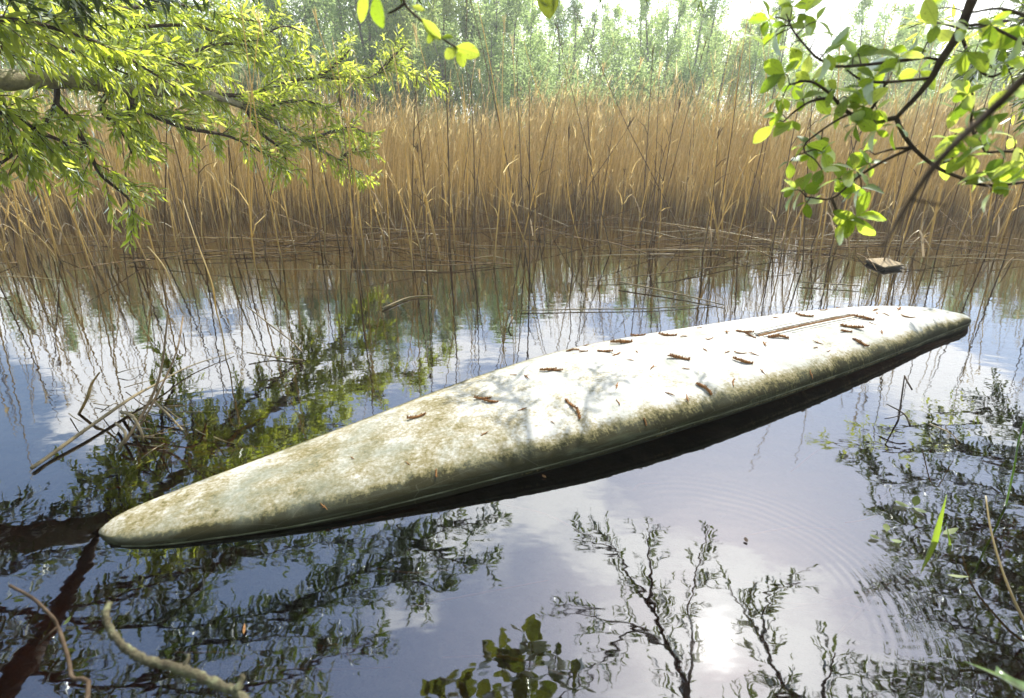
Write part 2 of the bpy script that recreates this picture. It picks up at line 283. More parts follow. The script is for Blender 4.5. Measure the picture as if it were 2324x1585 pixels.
def water_mat():
    m, n, l, out = new_mat('pond_water'); g = n.new('ShaderNodeNewGeometry'); p = g.outputs['Position']
    mp = n.new('ShaderNodeMapping'); mp.inputs['Scale'].default_value = (1.0, 1.5, 1); l.new(p, mp.inputs[0])
    h = M(n, l, 'MULTIPLY', noise(n, l, mp.outputs[0], 9.0, 2, 0.45), 0.62)
    mp2 = n.new('ShaderNodeMapping'); mp2.inputs['Scale'].default_value = (0.55, 1.6, 1); l.new(p, mp2.inputs[0])
    h = M(n, l, 'ADD', h, M(n, l, 'MULTIPLY', noise(n, l, mp2.outputs[0], 16.0, 2, 0.5), 0.14))
    h = M(n, l, 'ADD', h, M(n, l, 'MULTIPLY', noise(n, l, p, 2.6, 1, 0.5), 1.3))
    # a ring of ripples spreading from where something touched the water
    cen = on_z(1640, 1330); sub = n.new('ShaderNodeVectorMath'); sub.operation = 'SUBTRACT'; l.new(p, sub.inputs[0]); sub.inputs[1].default_value = cen
    ln = n.new('ShaderNodeVectorMath'); ln.operation = 'LENGTH'; l.new(sub.outputs[0], ln.inputs[0]); r = ln.outputs['Value']
    ring = M(n, l, 'SINE', M(n, l, 'MULTIPLY', M(n, l, 'ADD', r, M(n, l, 'MULTIPLY', noise(n, l, p, 3.5, 2, 0.5), 0.06)), 2 * math.pi / 0.026))
    env = M(n, l, 'POWER', 2.718, M(n, l, 'MULTIPLY', M(n, l, 'POWER', M(n, l, 'ABSOLUTE', M(n, l, 'DIVIDE', M(n, l, 'SUBTRACT', r, 0.36), 0.085)), 2.0), -1.0))
    sx = n.new('ShaderNodeSeparateXYZ'); l.new(sub.outputs[0], sx.inputs[0])
    side = n.new('ShaderNodeMapRange'); l.new(M(n, l, 'ADD', sx.outputs[0], M(n, l, 'MULTIPLY', sx.outputs[1], 0.6)), side.inputs[0]); side.inputs[1].default_value = 0.05; side.inputs[2].default_value = 0.3
    h = M(n, l, 'ADD', h, M(n, l, 'MULTIPLY', M(n, l, 'MULTIPLY', ring, env), M(n, l, 'MULTIPLY', side.outputs[0], 0.07)))
    bp = n.new('ShaderNodeBump'); bp.inputs['Strength'].default_value = 1.0; bp.inputs['Distance'].default_value = 0.0010; l.new(h, bp.inputs['Height'])
    fr = n.new('ShaderNodeFresnel'); fr.inputs[0].default_value = 2.5; l.new(bp.outputs[0], fr.inputs[1])
    gl = n.new('ShaderNodeBsdfGlossy'); gl.inputs['Roughness'].default_value = 0.022; l.new(bp.outputs[0], gl.inputs['Normal']); gl.inputs[0].default_value = (0.97, 0.98, 1, 1)
    tr = n.new('ShaderNodeBsdfTransparent'); tr.inputs[0].default_value = (0.62, 0.30, 0.085, 1)
    mx = n.new('ShaderNodeMixShader'); l.new(fr.outputs[0], mx.inputs[0]); l.new(tr.outputs[0], mx.inputs[1]); l.new(gl.outputs[0], mx.inputs[2])
    l.new(mx.outputs[0], out.inputs[0]); return m
M_water = water_mat()

# ------------------------------------------------------------------ setting
def terrain():
    xs = np.concatenate([[-70, -45, -25], np.arange(-18, 18.1, 0.5), [25, 45, 70]])
    ys = np.concatenate([[-30, -15, -6, -3], np.arange(-2, 20.1, 0.25), [25, 35, 60, 110]])
    X, Y = np.meshgrid(xs, ys)
    far = np.clip((Y - 11.5) / 2.5, 0, 1); near = np.clip((0.25 - Y + 0.12 * np.sin(X * 2.1)) / 0.5, 0, 1); lft = np.clip((-X - 5.5) / 2, 0, 1) * np.clip((3.5 - Y) / 2, 0, 1)
    rgt = np.clip((X - 5.5) / 2, 0, 1) * np.clip((3.5 - Y) / 2, 0, 1)
    b = np.clip(far + near + lft + rgt, 0, 1); b = b * b * (3 - 2 * b)
    Z = -0.36 + 0.5 * b + 0.04 * np.sin(X * 1.7 + Y) * np.cos(Y * 2.3) + 0.03 * np.sin(X * 4.1) * np.sin(Y * 3.7)
    nx, ny = len(xs), len(ys); i = np.arange(ny - 1)[:, None] * nx + np.arange(nx - 1)[None]
    q = np.stack([i, i + 1, i + nx + 1, i + nx], -1).reshape(-1, 4)
    mb = MB(); mb.add(np.stack([X, Y, Z], -1).reshape(-1, 3), None, q)
    Yc = np.repeat(((ys[1:] + ys[:-1]) / 2)[:, None], nx - 1, 1).ravel(); bm_ = (b[1:, 1:] + b[:-1, :-1]).ravel() / 2
    mb.qm = [np.where(bm_ > 0.55, 1, 0)]
    tag(mb.obj('ground', [M_bed, M_ground]), kind='structure')
terrain()
mb = MB(); mb.add([(-60, -6, 0), (60, -6, 0), (60, 22, 0), (-60, 22, 0)], None, [(0, 1, 2, 3)])
tag(mb.obj('water', [M_water], smooth=False), kind='structure')

# ------------------------------------------------------------------ damp spring air
def haze():
    m, n, l, out = new_mat('spring_haze'); v = n.new('ShaderNodeVolumePrincipled'); v.inputs['Color'].default_value = (0.93, 0.96, 0.95, 1)
    v.inputs['Density'].default_value = 0.0055; v.inputs['Anisotropy'].default_value = 0.45; l.new(v.outputs[0], out.inputs['Volume'])
    mb = MB(); a, b, c, d, e, f = -72, 72, -32, 112, -1.5, 8.0
    mb.add([(a, c, e), (b, c, e), (b, d, e), (a, d, e), (a, c, f), (b, c, f), (b, d, f), (a, d, f)], None, [(0, 3, 2, 1), (4, 5, 6, 7), (0, 1, 5, 4), (1, 2, 6, 5), (2, 3, 7, 6), (3, 0, 4, 7)])
    tag(mb.obj('haze', [m], smooth=False), kind='stuff')
haze()
# ------------------------------------------------------------------ the upturned board
A = on_z(225, 1215); AXD = Vector((0.9069, 0.42134, 0)); NRM = Vector((-0.42134, 0.9069, 0))
def pchip(x, y):
    x = np.array(x, float); y = np.array(y, float); h = np.diff(x); d = np.diff(y) / h; m = np.zeros(len(x)); m[0], m[-1] = d[0], d[-1]
    for i in range(1, len(x) - 1): m[i] = 0 if d[i - 1] * d[i] <= 0 else 2 * d[i - 1] * d[i] / (d[i - 1] + d[i])
    def f(t):
        t = np.asarray(t, float); i = np.clip(np.searchsorted(x, t) - 1, 0, len(h) - 1); u = (t - x[i]) / h[i]
        return (1 + 2 * u) * (1 - u) ** 2 * y[i] + u * (1 - u) ** 2 * h[i] * m[i] + u * u * (3 - 2 * u) * y[i + 1] + u * u * (u - 1) * h[i] * m[i + 1]
    return f
near_f = pchip([0, .03, .08, .16, .29, .5, .7, 1.0, 1.41, 1.82, 2.1, 2.48, 2.84, 3.2, 3.47, 3.7, 3.80, 3.85, 3.88], [.0, -.050, -.085, -.117, -.15, -.193, -.218, -.245, -.267, -.252, -.230, -.190, -.144, -.09, -.047, -.020, -.008, .005, .02])
far_f = pchip([0, .03, .08, .16, .25, .45, .70, 1.04, 1.26, 1.57, 1.92, 2.42, 3.01, 3.30, 3.52, 3.66, 3.74, 3.82, 3.88], [.02, .058, .085, .112, .14, .195, .262, .350, .402, .455, .472, .462, .440, .405, .355, .29, .23, .14, .03])
zr_f = pchip([0, .3, .7, 1.1, 1.8, 2.5, 2.9, 3.5, 3.88], [.0, .004, .016, .036, .052, .045, .038, .028, .03])
th_f = pchip([0, .03, .1, .3, .7, 1.1, 1.8, 2.6, 3.3, 3.7, 3.84, 3.88], [.008, .02, .03, .046, .064, .078, .088, .09, .078, .058, .035, .010])
def board():
    root = empty('sailboard', A, 'long white upturned sailboard hull with algae stains floating on the pond', 'sailboard')
    ss = np.unique(np.concatenate([np.linspace(0, .12, 10), np.linspace(.12, 3.6, 90), np.linspace(3.6, 3.88, 24)]))
    ring = []; rail = []
    K = 44
    for s in ss:
        a, b = float(near_f(s)), float(far_f(s)); c, w = (a + b) / 2, (b - a) / 2; zr, t = float(zr_f(s)), float(th_f(s)); row = []
        for k in range(K + 1):                                    # crown, near rail to far rail
            th = math.pi * (1 - k / K); cs, sn = math.cos(th), math.sin(th)
            y = c + w * math.copysign(abs(cs) ** (2 / 2.35), cs); z = zr + t * abs(sn) ** (2 / 2.15)
            row.append((s, y, z)); e = abs(cs) ** (2 / 2.35)
            rail.append(np.clip((e - 0.74) / 0.24, 0, 1) ** 1.2)
        for (fy, fz, r_) in ((1.0, -0.004, 1), (0.985, -0.006, .8), (0.988, -0.012, .7), (0.975, -0.02, 1), (0.90, -0.045, 1), (0.7, -0.075, 1), (0.35, -0.09, 1), (-0.35, -0.09, 1), (-0.7, -0.075, 1), (-0.9, -0.045, 1), (-0.975, -0.02, 1), (-0.988, -0.012, .7), (-0.985, -0.006, .8), (-1.0, -0.004, 1)):
            row.append((s, c + w * fy, zr + fz * min(1, t / 0.05))); rail.append(r_)
        ring.append(row)
    V = np.array(ring); ns, kk = V.shape[:2]; V = V.reshape(-1, 3)
    i = np.arange(ns - 1)[:, None] * kk; j = np.arange(kk)[None]; j2 = (j + 1) % kk
    q = np.stack([i + j, i + j2, i + kk + j2, i + kk + j], -1).reshape(-1, 4)
    t = []
    V = np.vstack([V, V[:kk].mean(0), V[(ns - 1) * kk:].mean(0)]); rail += [1, 1]; b_ = ns * kk
    for k in range(kk): t += [(b_, (k + 1) % kk, k), (b_ + 1, b_ - kk + k, b_ - kk + (k + 1) % kk)]
    mb = MB(); mb.add(V, t, q); me = mb.mesh('hull', [M_hull])
    at_ = me.attributes.new('rail', 'FLOAT', 'POINT'); at_.data.foreach_set('value', np.array(rail, np.float32))
    o = link('hull', me, root)
    root.rotation_euler = (0, 0, math.atan2(AXD.y, AXD.x))
    tree = BVHTree.FromPolygons([tuple(v) for v in V], [tuple(x) for x in q.tolist()] + [tuple(x) for x in t])
    return root, tree
BOARD, HBVH = board()
BM = Matrix.Translation(A) @ Matrix.Rotation(math.atan2(AXD.y, AXD.x), 4, 'Z'); BMI = BM.inverted()
def on_hull(px, py):
    o = BMI @ Vector((0, 0, CAMH)); d = BMI.to_3x3() @ ray(px, py); h = HBVH.ray_cast(o, d)
    if h[0] is None: return None
    n = h[1] if h[1].z > 0 else -h[1]
    return h[0], n
def board_parts():
    e1, e2 = on_hull(1718, 763), on_hull(1938, 716); p1, p2 = e1[0], e2[0]
    ax = (p2 - p1); L = ax.length; ax.normalize(); up = Vector((0, 0, 1)); sd = up.cross(ax).normalized()
    def P(u, v, h):
        b = p1 + ax * (u * L) + sd * v; g = HBVH.ray_cast(Vector((b.x, b.y, 1)), Vector((0, 0, -1))); return Vector((b.x, b.y, g[0].z + h))
    for v0, v1, u0, u1, nm in ((-.027, -.020, 0.02, 1.0, 'slot_lip'), (.018, .027, 0.02, 1.0, 'slot_lip'), (.045, .048, 0.12, .62, 'slot_lip'), (-.045, -.042, .25, 1.0, 'slot_lip')):
        mb = MB(); n_ = 22; vs = []
        for k in range(n_ + 1):
            u = u0 + (u1 - u0) * k / n_; hh = 0.0035 if abs(v0) < .03 else 0.0022
            vs += [P(u, v0, -.002), P(u, v0, hh * 1.5), P(u, v1, hh * 1.5), P(u, v1, -.002)]
        q = []
        for k in range(n_):
            a = k * 4
            for j in range(3): q.append((a + j, a + j + 1, a + j + 5, a + j + 4))
        q += [(0, 1, 2, 3), (n_ * 4 + 3, n_ * 4 + 2, n_ * 4 + 1, n_ * 4)]
        mb.add(vs, None, q); mb.obj(nm, [M_rim], BOARD, smooth=False)
    mb = MB(); vs = []; n_ = 60
    for k in range(n_ + 1):
        u = k / n_; r_ = [RNG.uniform(.0008, .006) for _ in range(3)]
        wv = .018 * (0.45 + 0.55 * random.random())
        vs += [P(u, -wv, .0006), P(u, -wv * .4, .0006 + r_[0]), P(u, wv * .4, .0006 + r_[1]), P(u, wv, .0006)]
    q = [(a * 4 + j, a * 4 + j + 1, a * 4 + j + 5, a * 4 + j + 4) for a in range(n_) for j in range(3)]
    mb.add(vs, None, q); d = mb.obj('slot_opening', [M_slot], BOARD); d['label'] = 'narrow centreboard slot packed with brown debris'
board_parts()
for sg in (0, 1):                                               # raised joint between the deck shell and the bottom shell
    for dz, r_, nm in ((.0, .0028, 'seam'),):
        pts = []
        for s_ in np.linspace(.06, 3.85, 70):
            a_, b_ = float(near_f(s_)), float(far_f(s_)); w_ = (b_ - a_) / 2; c_ = (a_ + b_) / 2; t_ = float(th_f(s_)); sn_ = (dz / t_) ** (2.15 / 2); cs_ = math.sqrt(1 - sn_ * sn_) ** (2 / 2.35)
            pts.append((s_, c_ + (1 if sg else -1) * (w_ * cs_ + .0006), float(zr_f(s_)) + dz + .0006 * math.sin(s_ * 9)))
        mb = MB(); tube(mb, pts, r_, 5, rough=.25); link(nm, mb.mesh(nm, [M_seam]), BOARD)

# ------------------------------------------------------------------ catkins and scraps lying on the hull
def catkin_mesh(seed, kind):
    r = np.random.default_rng(seed); mb = MB(); n_ = 26 if kind == 'catkin' else 10
    L = 1.0; ph = r.uniform(0, 6); amp = r.uniform(.05, .16)
    pts = [Vector((L * (k / n_ - .5), amp * math.sin(ph + 3.2 * k / n_), .05 + .04 * math.sin(ph * 2 + 5 * k / n_))) for k in range(n_ + 1)]
    if kind == 'catkin':
        tube(mb, pts, [.02, .055, .075, .065, .06, .025], 7, rough=.35)
        for k in range(120):                                     # bracts standing out of the core
            i = r.integers(1, n_); p = pts[i]; a = r.uniform(0, 6.28); d = Vector((r.uniform(-.5, .9), math.cos(a), abs(math.sin(a)) * .9)).normalized() * r.uniform(.08, .17)
            s_ = Vector((-d.y, d.x, 0)).normalized() * .028
            mb.add([p - s_, p + s_, p + d * .7 + s_ * .6, p + d], None, [(0, 1, 2, 3)])
    else:
        tube(mb, pts, [.02, .06, .055, .02], 5, rough=.3)
        for k in range(int(r.integers(1, 4))):
            p = pts[int(r.integers(2, n_ - 1))]; e = p + Vector((r.uniform(-.2, .2), r.uniform(-.35, .35), .03)); tube(mb, [p, (p + e) / 2 + Vector((0, 0, .03)), e], [.04, .015], 4)
    return mb.mesh(kind, [M_catkin])
CK = [catkin_mesh(i, 'catkin') for i in range(5)]; SC = [catkin_mesh(20 + i, 'scrap') for i in range(5)]
def lay(px, py, size, ang, me, name, label, cat, group):
    h = on_hull(px, py)
    if h is None: return None
    p, nn = BM @ h[0], (BM.to_3x3() @ h[1]).normalized()
    z = nn; x = Vector((math.cos(ang), math.sin(ang), 0)); x = (x - z * x.dot(z)).normalized(); y = z.cross(x)
    o = link(name, me); R = Matrix((x, y, z)).transposed().to_4x4()
    o.matrix_world = Matrix.Translation(p + z * (0.0005)) @ R @ Matrix.Scale(size, 4)
    return tag(o, label, cat, group)
cats = [
 (1095, 905, 40, -.1, 'brown catkin lying alone near the middle of the white hull, its left end curled'), (1113, 911, 38, -.3, 'brown catkin crossing the end of the curled catkin at mid hull'),
 (1293, 918, 42, -.95, 'upper of two dark brown catkins lying end to end at mid hull'), (1310, 940, 42, -1.35, 'lower of two dark brown catkins lying end to end at mid hull'),
 (1596, 884, 44, -1.1, 'plump brown catkin near the green stained rail, right of mid hull'), (945, 947, 44, .25, 'slim brown catkin pointing right, leftmost large one on the hull'),
 (1244, 840, 40, .1, 'ragged catkin in a small tangle near the far edge'), (1262, 842, 32, -.1, 'second ragged catkin in the tangle near the far edge'),
 (1540, 815, 48, -.25, 'long straight catkin on the bright middle of the hull'), (1466, 757, 44, .05, 'reddish catkin close to the far edge left of the slot'), (1448, 763, 34, -.1, 'paler catkin touching the reddish one near the far edge'),
 (1410, 778, 50, .0, 'thick dark catkin near the far edge of the hull'), (1373, 799, 36, -.2, 'short thick catkin beside the far edge scraps'), (1324, 799, 22, .1, 'stubby catkin curled into a lump by the far edge'), (1300, 797, 30, -.2, 'flat catkin just inside the far edge'),
 (1515, 762, 40, -.3, 'catkin lying slanted between far edge and slot'), (1685, 820, 42, -.35, 'bent brown catkin on the bright hull below the slot'), (1690, 755, 36, -.3, 'catkin against the left end of the slot'), (1703, 764, 26, -.8, 'short catkin jammed at the slot corner'),
 (1766, 768, 42, -.2, 'catkin just below the left part of the slot'), (1825, 718, 34, -.5, 'catkin above the slot by its middle'), (1960, 723, 36, -.3, 'catkin just right of the slot end'), (1932, 744, 42, .0, 'thick catkin below the right end of the slot'), (1920, 754, 26, .1, 'shorter catkin just under the thick one right of the slot'),
 (1948, 778, 28, -1.1, 'left leg of the forked brown catkin pair near the right rail'), (1956, 781, 26, -.4, 'right leg of the forked brown catkin pair near the right rail'), (2088, 697, 34, -.2, 'brown catkin by the straw at the squared tail'), (990, 1075, 22, -1.2, 'rusty catkin curled above the near rail'), (1463, 958, 20, -1.3, 'rusty catkin hanging on the near rail at mid length')]
for k, (x, y, s, a, lb) in enumerate(cats):
    h = on_hull(x, y)
    if h is None: continue
    dist = ((BM @ h[0]) - Vector((0, 0, CAMH))).length
    lay(x, y, s * dist / FP * 1.0, a + random.uniform(-.1, .1), CK[k % 5], 'catkin', lb, 'catkin', 'brown catkins on the hull')
scraps = [(925, 1052), (735, 1150), (1195, 856), (1165, 852), (1330, 785), (1400, 805), (1445, 799), (1430, 818), (1402, 914), (1254, 960), (1556, 838), (1400, 877), (1552, 765), (1610, 770), (1650, 755),
          (1735, 782), (1856, 779), (1851, 790), (1880, 797), (1900, 700), (1870, 705), (1990, 712), (2010, 715), (1980, 735), (1985, 705), (1960, 695), (1760, 722), (1650, 800), (1680, 802), (1710, 805), (1588, 745), (1600, 795), (2040, 702), (1920, 690),
          (800, 1040), (1100, 985), (1185, 930), (1520, 895), (1665, 870), (1730, 845), (1805, 745), (1840, 850), (2000, 755), (2060, 720), (1560, 905), (1480, 835)]
for k, (x, y) in enumerate(scraps):
    h = on_hull(x, y)
    if h is None: continue
    dist = ((BM @ h[0]) - Vector((0, 0, CAMH))).length
    lay(x, y, random.uniform(14, 30) * dist / FP, random.uniform(0, 6), SC[k % 5], 'catkin_scrap', 'small dry brown catkin scrap scattered on the white hull', 'scrap', 'catkin scraps on the hull')
# ------------------------------------------------------------------ straw on the tail
def two_on_hull(a, b, r, name, label, cat, mat):
    p, q = on_hull(*a), on_hull(*b)
    if not p or not q: return
    P_ = [BM @ p[0] + Vector((0, 0, r)), BM @ q[0] + Vector((0, 0, r))]
    mid = (P_[0] + P_[1]) / 2 + Vector((0, 0, .006)); mb = MB(); tube(mb, [P_[0], mid, P_[1]], r, 6)
    tag(mb.obj(name, [mat], origin=P_[0]), label, cat)
two_on_hull((2050, 697), (2108, 692), .004, 'reed_straw', 'short pale reed straw lying across the squared tail of the hull', 'straw', M_reedpale)

# ------------------------------------------------------------------ leaf templates
def leaf_template(rows, width, fold=.25, droop=.25, cheap=False, wav=0.0):
    v = []; q = []
    for k, (y, w) in enumerate(rows):
        z = -droop * y * y; zz = fold * w * width + wav * math.sin(k * 2.3)
        if cheap: v += [(-w * width, y, z), (w * width, y, z)]
        else: v += [(-w * width, y, z + zz), (0, y, z), (w * width, y, z + zz)]
    n_ = 2 if cheap else 3
    for k in range(len(rows) - 1):
        for j in range(n_ - 1): a = k * n_ + j; q.append((a, a + 1, a + n_ + 1, a + n_))
    return np.array(v, float), np.zeros((0, 3), int), np.array(q)
T_lance = leaf_template([(0, .08), (.22, .8), (.5, 1), (.78, .62), (1, .04)], .12, .35, .3)
T_lance2 = leaf_template([(0, .1), (.3, .9), (.65, .9), (1, .05)], .11, 0, .5, cheap=True)
T_oval = leaf_template([(0, .05), (.12, .25), (.3, .75), (.52, 1), (.74, .88), (.9, .5), (1, .05)], .30, .25, .22, wav=.012)
T_small = leaf_template([(0, .2), (.5, 1), (1, .1)], .28, 0, .2, cheap=True)
def frames(d, up, L, Wd, roll=None):
    d = d / (np.linalg.norm(d, axis=1)[:, None] + 1e-9); s = np.cross(d, up); s /= np.linalg.norm(s, axis=1)[:, None] + 1e-9; n = np.cross(s, d)
    if roll is not None:
        c_, s_ = np.cos(roll)[:, None], np.sin(roll)[:, None]; s, n = s * c_ + n * s_, n * c_ - s * s_
    return s * (L * Wd)[:, None], d * L[:, None], n * L[:, None]
# twigs with alternate leaves grown from limb paths
def grow(paths, every=.05, tl=(.14, .30), sp=.017, ll=(.055, .09), drop=.25, start=0.12, out=(0, 0, .2), rng=RNG, spread=1.0, keep=None):
    twigs = []; LP = []; LD = []; LL = []
    for path in paths:
        P = np.array([tuple(p) for p in path]); seg = np.linalg.norm(np.diff(P, axis=0), axis=1); cum = np.concatenate([[0], np.cumsum(seg)]); tot = cum[-1]
        s = tot * start * rng.uniform(.5, 1)
        while s < tot:
            i = min(np.searchsorted(cum, s) - 1, len(seg) - 1); i = max(i, 0); u = (s - cum[i]) / (seg[i] + 1e-9); p = P[i] + (P[i + 1] - P[i]) * u
            t = (P[i + 1] - P[i]) / (seg[i] + 1e-9); r = rng.normal(0, 1, 3); r -= t * r.dot(t); r /= np.linalg.norm(r)
            d = t * .75 + r * .8 * spread + np.array(out); d /= np.linalg.norm(d)
            L = rng.uniform(*tl) * (1 - .35 * s / tot); n_ = max(4, int(L / .045)); pts = [p]; st = L / n_
            for k in range(n_):
                d = d + rng.normal(0, .10, 3) + np.array([0, 0, -drop * .25]); d /= np.linalg.norm(d); pts.append(pts[-1] + d * st)
            if keep is None or keep(pts[len(pts) // 2]):
                twigs.append(pts); Q = np.array(pts); m = int(L / sp)
                for k in range(m):
                    f = (k + .8) / m * n_; a = min(int(f), n_ - 1); pp = Q[a] + (Q[a + 1] - Q[a]) * (f - a); tt = (Q[a + 1] - Q[a]) / st
                    az = k * 2.4 + rng.uniform(-.4, .4); b1 = np.cross(tt, [0.2, .1, 1]); b1 /= np.linalg.norm(b1); b2 = np.cross(tt, b1)
                    o = b1 * math.cos(az) + b2 * math.sin(az); ang = rng.uniform(.5, .95)
                    ld = tt * math.cos(ang) + o * math.sin(ang) + np.array([0, 0, -.18]); LP.append(pp); LD.append(ld)
                    LL.append(rng.uniform(*ll) * (.55 + .45 * math.sin(math.pi * min(1, (k + 3) / (m + 2)))))
            s += every * rng.uniform(.6, 1.5)
    return twigs, np.array(LP), np.array(LD), np.array(LL)
def mesh_twigs(twigs, r0=.0018, mat=0, sides=3):
    mb = MB()
    for t in twigs: tube(mb, t, [r0, r0 * .4], sides, cap=False)
    return mb
def leaves_of(root, T, Tc, LP, LD, LL, mat, n_parts, width=1.0, near_first=True, part='leaf', rng=RNG):
    up = np.tile([0, 0, 1.0], (len(LP), 1)) + rng.normal(0, .45, (len(LP), 3)); roll = rng.normal(0, .5, len(LP)); wd = rng.uniform(.85, 1.2, len(LP)) * width
    X, Y, Z = frames(LD, up, LL, wd, roll)
    score = []
    for p, L in zip(LP, LL):
        s_ = sight(p); score.append(L / s_[2] * FP if s_ and -20 < s_[0] < 2344 and -20 < s_[1] < 1605 else 0)
    score = np.array(score); idx = np.argsort(-score); own = [i for i in idx[:n_parts] if score[i] > 8]
    base = np.array(root.location)
    var = []
    for k in range(4):
        mb = MB(); v = T[0].copy(); v[:, 2] += [0, .04, -.05, .02][k] * np.sin(v[:, 1] * 5); v[:, 0] += [0, .05, -.05, .03][k] * v[:, 1] ** 2
        mb.add(v, None, T[2]); var.append(mb.mesh(part, [mat]))
    for j, i in enumerate(own):
        o = link(part, var[j % 4], root); Mx = np.eye(4); Mx[:3, 0], Mx[:3, 1], Mx[:3, 2], Mx[:3, 3] = X[i], Y[i], Z[i], LP[i] - base
        o.matrix_basis = Matrix(Mx.tolist())
    rest = np.ones(len(LP), bool); rest[own] = False
    if rest.any():
        near = rest & (score > 0); farr = rest & ~near
        mb = MB(); mb.inst(T, LP[near] - base, X[near], Y[near], Z[near]); mb.inst(Tc, LP[farr] - base, X[farr], Y[farr], Z[farr])
        o = link('leaves', mb.mesh('leaves', [mat]), root); o['kind'] = 'stuff'
def rel(path, base): return [Vector(p) - Vector(base) for p in path]
def limb_part(root, path, r, mat, name='branch', sides=7, rough=.08):
    mb = MB(); tube(mb, rel(path, root.location), r, sides, rough=rough); return link(name, mb.mesh(name, [mat]), root)

